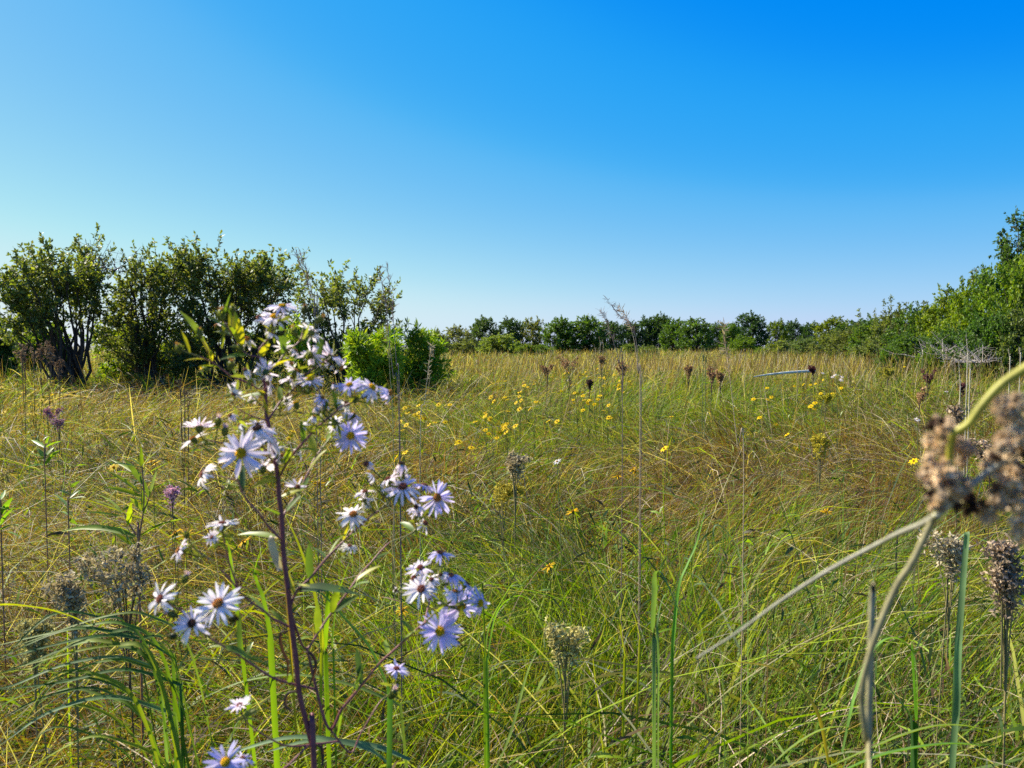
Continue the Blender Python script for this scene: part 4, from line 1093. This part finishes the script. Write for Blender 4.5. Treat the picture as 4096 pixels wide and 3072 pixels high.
# ------------------------------------------------------------------ broad sedge blades, each clump a thing
SEDGE = np.array([[.11, .18, .02], [.15, .21, .04], [.07, .13, .02], [.19, .24, .02]])
def sedge_clump(label, d, rootpx, blades_px, group='broad leaved sedge clumps in the near grass'):
    b = P(rootpx[0], rootpx[1], d); b[2] = float(ground_z(b[0], b[1]))
    root = thing('sedge_clump', b, label, 'sedge', group)
    for (pts, w, dd, col) in blades_px:
        p3 = V2(pts, d + dd[0], d + dd[1])
        path = smooth_path(p3, 22); n = 22; t = np.linspace(0, 1, n)
        # run the blade down to the clump's foot
        if path[0][2] > .3 and pts[0][1] < 3000:
            foot = b + rng.normal(0, .015, 3) * [1, 1, 0]
            path = np.concatenate([bez(foot, (foot + path[0]) / 2 + [0, 0, .08], path[0], 6)[:-1], path]); n = len(path); t = np.linspace(0, 1, n)
        wd = w / F * d * np.clip((1 - t) ** .5 * 1.15, .08, 1) * np.clip(.5 + 2 * t, 0, 1)
        tg = np.gradient(path, axis=0); side = np.cross(tg, [0, 0, 1.0]); side = side / (np.linalg.norm(side, axis=1, keepdims=True) + 1e-9)
        side = side * math.cos(.35) + np.array([0, 0, 1]) * math.sin(.35)
        c = np.array(col if col is not None else SEDGE[rng.integers(0, 4)])
        m = MB(); m.ribbon(path, wd, side, c[None] * (1 + .1 * rng.normal(0, 1, (n, 1))), .22)
        m.build('blade', M_GRASS, root, origin=b)
    return root
YG = (.26, .28, .015); DG = (.05, .12, .03); BG = (.13, .21, .09)
def rnd_left():
    out = []
    for i in range(15):
        y1 = rng.uniform(2480, 3000); y0 = y1 - rng.uniform(-30, 260) * .5; xs = rng.uniform(500, 800)
        out.append(([(xs + 140, 3260), (xs, y1 + rng.uniform(40, 140)), (xs - 150, y1 - 10), (xs - 330, y1 - rng.uniform(0, 40)), (rng.uniform(-60, 120), y1 + rng.uniform(60, 190))], rng.uniform(14, 26), (rng.uniform(-.05, .08), rng.uniform(-.1, 0)), None))
    return out
sedge_clump('big sedge clump whose long green blades sweep sideways in low arches', .95, (760, 3072),
    [([(700, 2640), (560, 2560), (400, 2545), (200, 2585), (0, 2640)], 22, (0, -.1), DG), ([(690, 2620), (540, 2540), (350, 2560), (150, 2640), (-20, 2700)], 20, (.05, -.1), None),
     ([(640, 2680), (470, 2630), (260, 2660), (60, 2740), (-30, 2760)], 20, (0, -.1), BG), ([(720, 2740), (500, 2680), (250, 2730), (0, 2760)], 22, (0, -.08), DG),
     ([(700, 2860), (450, 2790), (200, 2850), (0, 2980)], 26, (0, -.1), BG), ([(600, 2900), (400, 2760), (180, 2790), (0, 2880)], 22, (.04, -.08), None)] + rnd_left())
sedge_clump('single broad yellow green blade arching in from the side', .8, (-140, 3100), [([(-60, 2470), (0, 2422), (150, 2432), (270, 2462), (370, 2505)], 26, (0, .1), YG)])
sedge_clump('arching blades bundle bent over behind the foot of the aster', .85, (1900, 3072),
    [([(1560, 3060), (1450, 2990), (1200, 2950), (1000, 2990), (850, 3050)], 26, (0, -.02), BG), ([(1640, 3040), (1480, 2985), (1250, 2965), (1060, 3010)], 30, (.02, 0), BG), ([(1600, 2820), (1400, 2740), (1180, 2700), (960, 2730), (800, 2800)], 18, (.1, .1), None)])
for (lab, d, rx, bl) in [
    ('tall straight green blade standing beside the spent umbels', .95, 3815, [([(3823, 2900), (3832, 2640), (3850, 2380), (3868, 2150), (3862, 2138), (3830, 2160)], 30, (0, .02), BG)]),
    ('kinked pale green blade folded over at its top', .9, 2640, [([(2612, 2560), (2618, 2400), (2622, 2300), (2645, 2296), (2690, 2389), (2742, 2512), (2790, 2644), (2850, 2860)], 24, (0, -.03), BG), ([(2631, 2700), (2631, 2500), (2655, 2390), (2690, 2370)], 14, (0, 0), BG)]),
    ('upright fresh blade leaning beside the kinked one', 1.1, 2700, [([(2690, 2600), (2714, 2360), (2750, 2260), (2785, 2180), (2822, 2040)], 16, (0, .05), (.10, .24, .02))]),
    ('long thin green blade making a high arch over the tangle', 1.5, 3100, [([(2760, 2300), (2800, 2060), (2700, 1985), (2551, 1950), (2420, 1955), (2277, 1990)], 12, (0, 0), None)]),
    ('thin looped blade hanging over like a hook', 1.3, 2990, [([(2990, 2400), (2950, 2200), (2890, 2112), (2856, 2112), (2858, 2210), (2888, 2290)], 13, (0, 0), BG)]),
    ('green blade bent sharply across the second hairy stalk', .85, 3340, [([(3371, 3010), (3427, 2765), (3500, 2600), (3568, 2553), (3625, 2580), (3660, 2650), (3670, 2860)], 26, (0, 0), (.11, .21, .04))]),
    ('yellow green blade curving up from the near ground', .9, 3330, [([(3314, 3057), (3277, 2878), (3211, 2765), (3088, 2671), (2900, 2643)], 20, (0, .05), (.28, .22, .02))]),
    ('lowest broad green blade arching along the near ground', .8, 3200, [([(3371, 3085), (3540, 3020), (3747, 2981), (3900, 2980), (4120, 3010)], 32, (0, 0), (.09, .19, .03))]),
    ('second low green arch just above the lowest one', .85, 3150, [([(3314, 3070), (3559, 2963), (3700, 2915), (3794, 2901), (3900, 2910), (4060, 2955)], 24, (0, 0), None)]),
    ('short rising blade that meets the bent one', .85, 3000, [([(3069, 3080), (3170, 2990), (3277, 2925), (3371, 2908), (3455, 2930)], 20, (0, 0), None)]),
    ('leaning green blade in the middle of the near tangle', .9, 1985, [([(1984, 3080), (2040, 2950), (2078, 2814), (2111, 2691), (2150, 2600)], 20, (0, .03), None)]),
    ('drooping green blades arched near the blue asters', 1.15, 2000, [([(1950, 2650), (1990, 2450), (2070, 2385), (2130, 2420), (2170, 2500)], 20, (0, 0), (.11, .22, .02)), ([(1940, 2640), (1960, 2500), (2010, 2400), (2060, 2330), (2110, 2360), (2160, 2460)], 18, (.03, .03), None), ([(1930, 2330), (2100, 2360), (2250, 2400), (2420, 2480)], 12, (0, .05), None)]),
    ('upright bright blades in the open middle of the tangle', 1.2, 2480, [([(2370, 2640), (2420, 2500), (2400, 2400), (2370, 2330)], 14, (0, 0), YG), ([(2500, 2640), (2480, 2500), (2500, 2390), (2515, 2350)], 14, (0, 0), YG), ([(2560, 2560), (2530, 2450), (2480, 2350)], 12, (.02, .02), YG)]),
    ('dark green broad blade upright behind the bent blade', .95, 3660, [([(3660, 2900), (3650, 2700), (3646, 2560)], 30, (0, 0), (.06, .15, .02)), ([(3640, 2860), (3560, 2760), (3510, 2700)], 24, (0, 0), DG)]),
    ('pale ridged blade slanting down below the asters', .8, 1560, [([(1560, 2780), (1480, 2600), (1380, 2480), (1290, 2380), (1230, 2360)], 26, (0, -.02), DG)]),
    ('broad lime blades fanning up beside the aster stem', .9, 1290, [([(1290, 2620), (1260, 2400), (1200, 2200), (1140, 2060)], 26, (0, 0), YG), ([(1300, 2620), (1310, 2400), (1270, 2230), (1200, 2120)], 24, (.03, 0), (.15, .25, .015)), ([(1330, 2600), (1350, 2400), (1400, 2240)], 20, (0, 0), (.15, .25, .015)), ([(1080, 2560), (1050, 2400), (1020, 2300), (1050, 2180)], 30, (.05, .05), (.15, .25, .015)), ([(950, 2480), (930, 2330), (915, 2200), (890, 2130)], 22, (.05, .05), (.16, .26, .015)), ([(1140, 2330), (1060, 2290), (980, 2262)], 16, (0, 0), (.35, .25, .02))]),
    ]:
    sedge_clump(lab, d, (rx, 3300), bl)
# pale fallen stem lying on the grass
p = V2([(3258, 1484), (3200, 1487), (3130, 1492), (3060, 1500), (3015, 1507)], 10.5, 10.2)
m = MB(); m.tube(smooth_path(p - p[0], 16), np.linspace(.026, .006, 16), np.array([.55, .56, .44]), 7, .12)
o = m.build('fallen_stem', M_BARK); o.location = tuple(p[0]); tag(o, 'pale bleached stem lying flat on top of the green meadow', 'fallen stem')

# ------------------------------------------------------------------ tall grass stalks against the sky
def stalk(label, d, px, col, w=.0012, awn=True, tilt=1):
    p = V2(px, d); b = p[0].copy(); b[2] = float(ground_z(b[0], b[1]))
    root = thing('grass_stalk', b, label, 'grass stalk', 'tall thin seeding grass stalks')
    path = smooth_path(np.concatenate([[b], p]), 50); n = 50; t = np.linspace(0, 1, n)
    m = MB(); m.tube(path, np.interp(t, [0, .5, 1], [w * .75, w * .5, w * .22]), np.array(col) * 1.15, 5); m.build('stem', M_STEM, root, origin=b)
    m = MB()
    for i in range(30, n):
        for _ in range(3):
            u = nrm(np.gradient(path, axis=0)[i] + rng.normal(0, .004, 3)); q = path[i] + rng.normal(0, .0008, 3)
            L = rng.uniform(.008, .018)
            dv = nrm(u + rng.normal(0, .14, 3)); m.ribbon([q, q + dv * L * .5, q + dv * L], [.0006, .0013, .0003], nrm(np.cross(dv, rng.normal(0, 1, 3))), np.array(col) * rng.uniform(.7, 1.3), .1)
    m.build('seed_head', M_SEED, root, origin=b)
TAN = (.36, .27, .17); PUR = (.17, .12, .11)
for lab, d, px, c in [
    ('thin stalk rising highest beside the airy shrub', 1.5, [(1262, 1420), (1255, 1250), (1225, 1120), (1182, 1009)], PUR),
    ('second thin stalk leaning with the highest one', 1.52, [(1275, 1420), (1262, 1250), (1238, 1130), (1203, 1014)], PUR),
    ('thin stalk before the sparse edge of the airy shrub', 1.45, [(1597, 1768), (1572, 1500), (1555, 1350), (1545, 1230), (1530, 1150), (1518, 1084)], PUR),
    ('taller thin stalk at the outer edge of the airy shrub', 1.45, [(1600, 1750), (1585, 1450), (1575, 1300), (1566, 1190), (1548, 1071)], PUR),
    ('bare greenish stalk crossing the willow bush', 1.5, [(1575, 1900), (1560, 1500), (1552, 1390), (1540, 1300)], (.28, .26, .10)),
    ('bent purple stalk curving over the middle treeline', 1.6, [(2565, 1700), (2553, 1488), (2548, 1390), (2530, 1310), (2480, 1262), (2430, 1201)], PUR),
    ('forked looking stalk with a tan head before the treeline', 1.62, [(2560, 1690), (2550, 1480), (2540, 1380), (2520, 1300), (2500, 1258), (2469, 1228)], TAN),
    ('short purple tipped stalk before the dark trees', 1.7, [(2490, 1600), (2475, 1450), (2455, 1370), (2430, 1300), (2407, 1247)], PUR),
    ('lone straight tan stalk before the yellow edged trees', 1.3, [(2975, 1950), (2950, 1780), (2930, 1600), (2912, 1450), (2900, 1370), (2895, 1298)], TAN),
    ('pale vertical stalk standing before the tan meadow', 1.8, [(1680, 1850), (1700, 1600), (1718, 1440), (1728, 1380)], (.42, .36, .24)),
    ]:
    stalk(lab, d, px, c)
for i, (x, y0, y1, d) in enumerate([(3868, 1340, 1500, 4.5), (3878, 1420, 1560, 4.2), (4038, 1400, 1500, 4.5), (4080, 1390, 1480, 4.8), (3838, 1440, 1640, 4.0), (2812, 1420, 1468, 6), (2822, 1425, 1475, 6), (2400, 1350, 1420, 9), (2412, 1358, 1420, 9), (3190, 1400, 1460, 9), (2980, 1395, 1450, 10), (2380, 1380, 1430, 9)]):
    b = P(x, y1, d); stalk(['pale upright stalk before the thicket shadow', 'dark short spike in the green meadow', 'thin stalk against the distant trees'][0 if i < 5 else (1 if i < 7 else 2)] + [' beside the dead brush', ' a little nearer', ' near the end shrub', ' at the end of the row', ' with a hooked tip', ' at the meadow centre', ' twinned with its neighbour', ' under the bent stalks', ' next to that one', ' near the yellow topped tree', ' near the nearly black tree', ' over the brown weeds'][i],
          d, [(x, y1), (x + 3, (y0 + y1) / 2), (x - 4, y0)], (.40, .36, .26) if i < 5 else ((.12, .16, .05) if i < 7 else (.3, .24, .14)), w=.0045)

# ------------------------------------------------------------------ yellow daisies in the meadow
YF = [(209, 1524), (127, 1581), (138, 1622), (120, 1618), (174, 1592), (184, 1606), (117, 1657), (141, 1657), (5, 1549), (60, 1538), (92, 1570), (68, 1532), (250, 1560), (5, 1565), (15, 1650),
      (2266, 1477), (2258, 1494), (2277, 1491), (2284, 1478), (2255, 1510), (2342, 1488), (2347, 1505), (2315, 1507), (2390, 1475), (2418, 1472), (2399, 1510), (2415, 1510), (2426, 1445), (2448, 1433), (2468, 1434), (2494, 1521), (2477, 1523), (2518, 1526),
      (2475, 1556), (2456, 1543), (2494, 1570), (2415, 1543), (2347, 1540), (2331, 1570), (2298, 1572), (2310, 1575), (2293, 1600), (2296, 1613), (2336, 1600), (2355, 1602), (2366, 1604), (2350, 1612), (2434, 1621), (2415, 1643), (2442, 1673),
      (2084, 1602), (2014, 1602), (2028, 1598), (2092, 1529), (2111, 1548), (2060, 1558), (2022, 1524), (2016, 1705), (2024, 1730), (2010, 1720), (2193, 1684), (2228, 1686), (2686, 1667), (3039, 1670), (3107, 1700), (2657, 1795), (2530, 1876), (2540, 1886), (3148, 1738), (3188, 1798), (3085, 1589),
      (3213, 1538), (3262, 1535), (3292, 1520), (3287, 1530), (3086, 1587), (3070, 1598), (3243, 1625), (3260, 1612), (3037, 1671), (3330, 1574), (3618, 1467),
      (1836, 1768), (1828, 1775), (1941, 1649), (1955, 1736), (1988, 1752), (2020, 1708), (1901, 1687), (1960, 1676), (1800, 1619), (1963, 1589), (2020, 1589), (1975, 1606), (1619, 1632), (1673, 1651), (1680, 1665), (1700, 1675),
      (1163, 1741), (1155, 1755), (1172, 1725), (1293, 1757), (1304, 1756), (1621, 1810), (1583, 1835), (1262, 1930), (1275, 1934), (1205, 1918), (1660, 1660), (1740, 1690), (1625, 1700), (980, 1835), (455, 1870), (605, 1847), (622, 1855), (2290, 2045), (2195, 2265), (3305, 2047), (3655, 1845), (2470, 1905), (975, 2165), (700, 2130), (745, 2140), (1610, 2440)]
for k in range(70):
    zx, zy, sx, sy = [(2300, 1540, 60, 45), (2060, 1600, 60, 60), (1990, 1700, 50, 60), (1700, 1650, 60, 30), (110, 1590, 70, 30), (2440, 1560, 50, 50), (3180, 1570, 90, 40)][k % 7]
    YF.append((zx + rng.normal(0, sx), zy + rng.normal(0, sy)))
# plants: join neighbours
cl = []
for f in YF:
    for c in cl:
        if any(abs(f[0] - g[0]) < 34 and abs(f[1] - g[1]) < 32 for g in c) and len(c) < 6:
            c.append(f); break
    else:
        cl.append([f])
def where(x, y):
    if x < 330: return 'before the pointed shrub'
    if x < 800: return 'near the lance leaved plant'
    if x < 1420: return 'seen between the aster blooms'
    if x < 1760: return 'just past the aster top'
    if x < 2140: return 'in the yellow green middle meadow'
    if x < 2380: return 'in the brightest yellow patch'
    if x < 2600: return 'before the green fan of grass'
    if x < 3000: return 'over the brown patch'
    if x < 3400: return 'near the bleached blade'
    return 'towards the thicket'
QUAL = ['tallest', 'small', 'leaning', 'lone', 'wide open', 'half hidden', 'nodding', 'bright', 'slender', 'low', 'ragged', 'high', 'deep gold', 'tiny', 'far', 'near']
used = {}
for c in cl:
    ym = sum(g[1] for g in c) / len(c); xm = sum(g[0] for g in c) / len(c)
    drop = .27 if ym < 1480 else (.36 if ym < 1650 else .42)
    d = max(1.6, min(9.5, drop * F / (ym - HOR)))
    b = P(xm + rng.uniform(-10, 10), ym, d); b[2] = float(ground_z(b[0], b[1]))
    w_ = where(xm, ym)
    nm = {1: 'single yellow daisy', 2: 'pair of yellow daisies', 3: 'three yellow daisies', 4: 'four yellow daisies', 5: 'five yellow daisies', 6: 'six yellow daisies'}[len(c)]
    side_ = 'seen above' if ym < 1480 else ('level with' if ym < 1600 else 'seen lower than')
    ref = 'the bleached blade' if xm > 2000 else 'the hero bloom'
    key = (nm, w_); q = used.get(key, 0); used[key] = q + 1
    root = thing('yellow_daisy', b, f'{QUAL[(q * 5 + len(c)) % 16]} stem of {nm} {w_}' if len(c) > 1 else f'{QUAL[(q * 3 + 2) % 16]} stem with a {nm} {w_}', 'wildflower', 'yellow daisies scattered through the meadow')
    fork = b + (P(xm, ym, d) - b) * .78
    m = MB(); sr = max(.0012, .45 * d / 768 / 2)
    m.tube(smooth_path([b, (b + fork) / 2 + rng.normal(0, .02, 3), fork], 8), sr, np.array([.10, .13, .03]), 4)
    heads = []
    for g in c:
        h = P(g[0], g[1], d + rng.uniform(-.08, .08)); heads.append(h)
        m.tube(smooth_path([fork, (fork + h) / 2 + rng.normal(0, .01, 3), h], 5), sr * .8, np.array([.12, .16, .03]), 4)
    for k in range(7):
        q3 = b + (fork - b) * rng.uniform(.4, 1); dv = nrm(rng.normal(0, 1, 3) + [0, 0, .4]); L = rng.uniform(.03, .07)
        m.ribbon([q3, q3 + dv * L * .5, q3 + dv * L - [0, 0, .01]], [.002, .012, .001], nrm(np.cross(dv, [0, 0, 1])), np.array([.14, .20, .02]), .1)
    m.build('stem', M_LEAF, root, origin=b)
    for h in heads:
        rad = (.0175 if d > 3 else .021) * rng.uniform(.8, 1.15)
        n = nrm([rng.normal(-.2, .35), rng.uniform(-.8, .1), rng.uniform(.5, 1)])
        if d > 2.6:
            u = nrm(np.cross(n, [.3, .1, .9])); w = np.cross(n, u)
            pm = MB()
            for k in range(8):
                an = k * .785 + rng.uniform(-.15, .15); dv = math.cos(an) * u + math.sin(an) * w
                pm.ribbon([h, h + dv * rad * .6 + n * rad * .1, h + dv * rad], [rad * .2, rad * .45, rad * .15], np.cross(n, dv), np.array([.80, .55, .001]) * rng.uniform(.8, 1.1), .05)
            pm.blob(h + n * rad * .1, rad * .26, (.45, .25, .02), n, .8, 6, 4)
            pm.build('flower_head', M_PETAL, root, origin=b)
        else:
            flower_head(root, h, n, rad, 'yellow', 9, 0, 0, .15, (.5, .28, .02), origin=b, stalk=False)

# ------------------------------------------------------------------ spent weeds with brown heads
def weed(name, label, cat, d, x, ytop, wpx, hpx, col, nst=7, group=None, dens=26, droop=0.0, stemcol=(.10, .06, .04), seed=(.004, .009)):
    b = P(x, ytop + hpx, d); b[2] = float(ground_z(b[0], b[1]))
    root = thing(name, b, label, cat, group)
    top = P(x, ytop, d)[2] - b[2]; W = wpx / F * d; Hd = hpx / F * d
    m, h = MB(), MB(); sr = max(.0013, .42 * d / 768 / 2)
    zs = max(.1, top - Hd)
    m.tube([[0, 0, -.03], [rng.normal(0, .02), 0, zs * .5], [0, 0, zs]], sr * .9, np.array(stemcol), 5)
    for i in range(nst):
        e = np.array([(rng.random() - .5) * W, rng.normal(0, W * .3), zs + Hd * rng.uniform(.35, 1.0)])
        p = bez([0, 0, zs * rng.uniform(.8, 1)], [e[0] * .4, e[1] * .4, zs + Hd * .4], e + [0, 0, 0], 7)
        if droop: p[-2:, 0] += droop * W * .15; p[-1, 2] -= droop * Hd * .3
        m.tube(p, np.linspace(sr, sr * .4, 7), np.array(stemcol), 4)
        for k in range(dens):
            t = rng.uniform(2.5, 6); j = min(int(t), 5); q = p[j] + (p[j + 1] - p[j]) * (t - j) + rng.normal(0, 1, 3) * max(.006, W * .045)
            r = rng.uniform(*seed) * (1 + .12 * d)
            cc = np.array(col) * rng.uniform(.55, 1.5)
            for z_ in range(3):
                dv = nrm(rng.normal(0, 1, 3) + [0, 0, .3]); sd_ = nrm(np.cross(dv, rng.normal(0, 1, 3)))
                h.ribbon([q, q + dv * r * .6, q + dv * r * 1.2], [r * .5, r * .55, r * .1], sd_, cc, .2)
    m.build('stem', M_STEM, root); h.build('seed_head', M_SEED, root)
    return root
BW = 'spent brown weeds standing in the meadow'
RB = (.34, .21, .10); TN = (.33, .25, .17); PT = (.40, .34, .20)
for lab, d, x, y, w, h, c in [
    ('broad reddish brown spent weed above the brightest yellow patch', 7, 2282, 1415, 110, 60, RB), ('brown spent weed behind that red brown one', 8, 2190, 1450, 60, 45, RB),
    ('spent brown weed over the green fan of grass', 7.5, 2490, 1440, 50, 50, RB), ('spent weed in the tan band before the treeline dip', 8, 2754, 1452, 45, 45, RB),
    ('dark spent weed beside the lone straight stalk', 7.5, 2846, 1462, 50, 50, (.26, .15, .08)), ('small spent weed on the other side of the lone stalk', 7, 2882, 1480, 35, 40, RB),
    ('dark maroon head poking up behind the bleached blade', 9, 3252, 1465, 45, 25, (.12, .03, .03)), ('maroon spent weed near the foot of the thicket', 8, 3712, 1478, 60, 40, (.13, .045, .05)),
    ('rusty seeding weed before the sunlit thicket', 5.5, 3680, 1548, 80, 50, RB), ('maroon seed head low before the thicket', 6, 3850, 1530, 40, 30, (.13, .05, .05)),
    ('pale brown spent cluster beside the yellow arching stem', 2.6, 3822, 1622, 90, 60, TN), ('brown seed cluster behind the blurred bulrush heads', 2.6, 3960, 1740, 110, 120, TN),
    ('small brown weed in the middle distance of the meadow', 9, 2405, 1420, 40, 40, RB), ('small dark dead head near the bright yellow patch', 6, 2358, 1520, 18, 16, (.07, .04, .03)),
    ]:
    weed('spent_weed', lab, 'weed', d, x, y, w, h, c, group=BW)
for i, (x, y, h) in enumerate([(88, 1365, 70), (100, 1350, 120), (135, 1380, 70), (160, 1365, 60), (185, 1360, 75), (200, 1372, 80), (215, 1390, 50), (238, 1430, 50)]):
    weed('dry_stalk', ['dark dry stalk at the outer edge of the brown clump', 'tallest blackish dry stalk of the brown clump', 'thin brown dry stalk inside the clump', 'dry stalk with a fuzzy tan head in the clump', 'dry stalk with dark lumps near the clump centre',
                        'dry stalk whose head turns dark at its tip', 'short rusty dry stalk at the inner side', 'lowest dry stalk leaving the brown clump'][i], 'weed', 5.0 + .2 * i, x, y, 34, h, (.15, .10, .06) if i % 2 else (.22, .16, .10), 4, 'dry brown stalks before the pointed shrub', 16)
for i, (x, y, d) in enumerate([(722, 1500, 3.2), (738, 1530, 3.3), (752, 1560, 3.2)]):
    weed('dry_stalk', ['thin black dry stalk left of the aster buds', 'thin dry stalk with a sparse tip beside the black one', 'shortest dry stalk beside the aster'][i], 'weed', d, x, y, 26, 60, (.10, .06, .04), 3, 'thin dark stalks beside the aster', 6, seed=(.003, .005))
GR = 'goldenrods gone to seed in the near grass'
for i_, (lab, d, x, y, w, h, c, dr) in enumerate([
    ('seeded goldenrod with pale drooping plumes on a nearly black stem', 1.15, 500, 2215, 240, 120, PT, -1.5), ('low pale goldenrod plume hidden by sweeping blades', 1.15, 300, 2330, 120, 60, PT, -1.5),
    ('faded goldenrod head near the big sedge clump', 1.2, 135, 2500, 100, 60, (.34, .32, .12), -1), ('creamy fluffy goldenrod head beneath the blue asters', 1.3, 2265, 2470, 190, 110, (.46, .42, .16), .5),
    ('yellowing goldenrod tip in the middle of the meadow', 2.2, 2060, 1800, 90, 60, PT, 1.5), ('golden fading plume under the yellow tips', 2.3, 2010, 1930, 110, 40, (.40, .34, .04), 1.5),
    ('tan fluffy seed head low beside the tall straight blade', 1.1, 4020, 2170, 100, 60, TN, 0), ('second tan fluffy head directly under the first', 1.1, 4035, 2275, 90, 60, TN, 0),
    ('pale seeding head behind the tall straight blade', 1.3, 3800, 2150, 130, 60, (.44, .38, .25), -1), ('yellow flowering goldenrod over the brown patch', 3.3, 3280, 1745, 90, 50, (.42, .36, .03), 0),
    ('yellow green goldenrod near the bleached blade', 5.0, 3300, 1575, 90, 25, (.40, .38, .03), 0), ('dull yellow weed before the foot of the thicket', 7, 3550, 1470, 80, 30, (.38, .36, .04), 0)]):
    weed('goldenrod', lab, 'wildflower', d, x, y, w, h, c, 8, GR, 60, dr, (.20, .17, .07) if i_ else (.07, .05, .03), (.003, .006))
for lab, d, x, y, w, h, c in [('dusty pink flower cluster among the yellow daisies at the side', 4.2, 215, 1628, 60, 34, (.34, .16, .22)), ('small pale pink flower head near the lance leaved plant', 2.2, 688, 1952, 42, 22, (.55, .33, .42)), ('faint mauve cluster just below the dusty pink one', 4.0, 235, 1672, 40, 20, (.36, .22, .24))]:
    weed('pink_flower', lab, 'wildflower', d, x, y, w, h, c, 6, None, 30, 0, (.12, .10, .04), (.003, .006))
for i, (lab, d, x, y) in enumerate([('cluster of tiny white asters near the bleached blade', 4.6, 3345, 1512), ('single white bloom low before the thicket', 2.7, 3668, 1678), ('small white flower alone before the maroon weed', 5.0, 3786, 1566), ('tiny white flower in the near tangle', 2.0, 2228, 1846)]):
    b = P(x, y, d); b0 = b.copy(); b[2] = float(ground_z(b[0], b[1])); root = thing('white_flower', b, lab, 'wildflower')
    m = MB(); m.tube(smooth_path([b, (b + b0) / 2 + [.02, 0, 0], b0], 6), max(.001, .4 * d / 1536), (.12, .15, .04), 4); m.build('stem', M_STEM, root, origin=b)
    for k in range(8 if i == 0 else 1):
        off = rng.normal(0, 1, 3) * [.04, .03, .018] if i == 0 else np.zeros(3)
        flower_head(root, b0 + off, nrm([rng.normal(0, .3), -.5, 1]), .013, 'white', 14, 0, 0, .2, YEL, origin=b, stalk=False)

# ------------------------------------------------------------------ bulrush right at the lens
BD = .23
st = [(3470, 3300), (3468, 3000), (3446, 2802), (3465, 2671), (3520, 2500), (3590, 2340), (3650, 2250), (3732, 2081), (3750, 2062)]
b = P(3470, 3300, BD); b[2] = float(ground_z(b[0], b[1])) 
bul = thing('bulrush', b, 'blurred tan bulrush seed clusters hanging very near on hairy grey stalks', 'bulrush')
def tube_part(name, px, d0, d1, r0, r1, col, n=30, pre=None):
    p = V2(px, d0, d1)
    if pre is not None: p = np.concatenate([[pre], p])
    path = smooth_path(p, n); m = MB(); m.tube(path, np.linspace(r0, r1, n), col, 8); m.build(name, M_STEM, bul, origin=b)
    return path
def blade_part(name, px, d0, d1, w0, w1, col, side, pre=None, n=36):
    p = V2(px, d0, d1)
    if pre is not None: p = np.concatenate([[pre], p])
    path = smooth_path(p, n); t = np.linspace(0, 1, n); m = MB()
    m.ribbon(path, np.interp(t, [0, .5, 1], [w0, (w0 + w1) / 2, w1]), side, np.array(col), .3); m.build(name, M_GRASS, bul, origin=b)
GREY = np.array([.36, .34, .26])
tube_part('stem', st, BD + .04, BD, .0010, .0011, np.array([.27, .24, .13]), pre=b)
tube_part('bract', [(3745, 2064), (3690, 2095), (3598, 2132), (3496, 2184), (3300, 2290), (3100, 2420), (2950, 2530), (2788, 2632)], BD, BD + .10, .00105, .0004, GREY * .8)
tube_part('stalk', [(3742, 2066), (3840, 1980), (3947, 1892), (4040, 1830), (4110, 1800)], BD, BD - .01, .00115, .0009, GREY)
tube_part('arching_stem', [(4160, 1440), (4096, 1477), (4008, 1538), (3931, 1620), (3875, 1697), (3824, 1728), (3803, 1769), (3798, 1851), (3790, 1930), (3742, 2066)], BD - .02, BD, .0014, .0008, np.array([.30, .28, .03]))
def cluster(cx, cy, rx, ry, n, d, dark=.12):
    m = MB()
    c0 = P(cx, cy, d)
    for i in range(n):
        an = rng.uniform(0, 6.28); q = math.sqrt(rng.random())
        c = P(cx + rx * q * math.cos(an), cy + ry * q * math.sin(an), d + rng.uniform(-.008, .008))
        col = np.array([.62, .47, .30]) * rng.uniform(.7, 1.3) if rng.random() > dark else np.array([.06, .035, .025])
        col = col + rng.uniform(-.03, .05) * np.array([1, .6, .4])
        ax = nrm(c - c0 + rng.normal(0, .003, 3))
        R1 = rng.uniform(.0009, .0016)
        m.blob(c, R1 * .7, col * .7, ax, 1.7, 7, 6)
        for k in range(22):
            dv = nrm(ax * rng.uniform(-.2, 1.2) + rng.normal(0, .7, 3)); m.ribbon([c + dv * R1 * .3, c + dv * R1 * .9, c + dv * R1 * rng.uniform(1.2, 2.1)], [R1 * .7, R1 * .75, R1 * .1], nrm(np.cross(dv, rng.normal(0, 1, 3))), col * rng.uniform(.7, 1.5), .2)
        if i % 3 == 0: m.tube(bez(c0, (c0 + c) / 2, c, 4), .0003, (.30, .26, .12), 4)
    m.build('seed_cluster', M_SEED, bul, origin=b)
cluster(3770, 1740, 62, 70, 34, BD)
cluster(3830, 1800, 60, 60, 26, BD + .006)
cluster(3740, 1880, 60, 60, 30, BD)
cluster(3790, 1930, 80, 55, 34, BD - .004)
cluster(3750, 2000, 40, 35, 14, BD, .3)
cluster(3850, 2010, 55, 40, 16, BD + .004, .9)
cluster(3950, 2030, 45, 50, 14, BD, .5)
cluster(4040, 1640, 70, 60, 30, BD - .01)
cluster(4070, 1760, 80, 70, 40, BD - .01)
cluster(4010, 1850, 70, 60, 34, BD)
cluster(4060, 1960, 80, 80, 44, BD - .006)
cluster(4085, 2110, 45, 60, 20, BD - .004)
cluster(4000, 1990, 50, 50, 20, BD + .004)
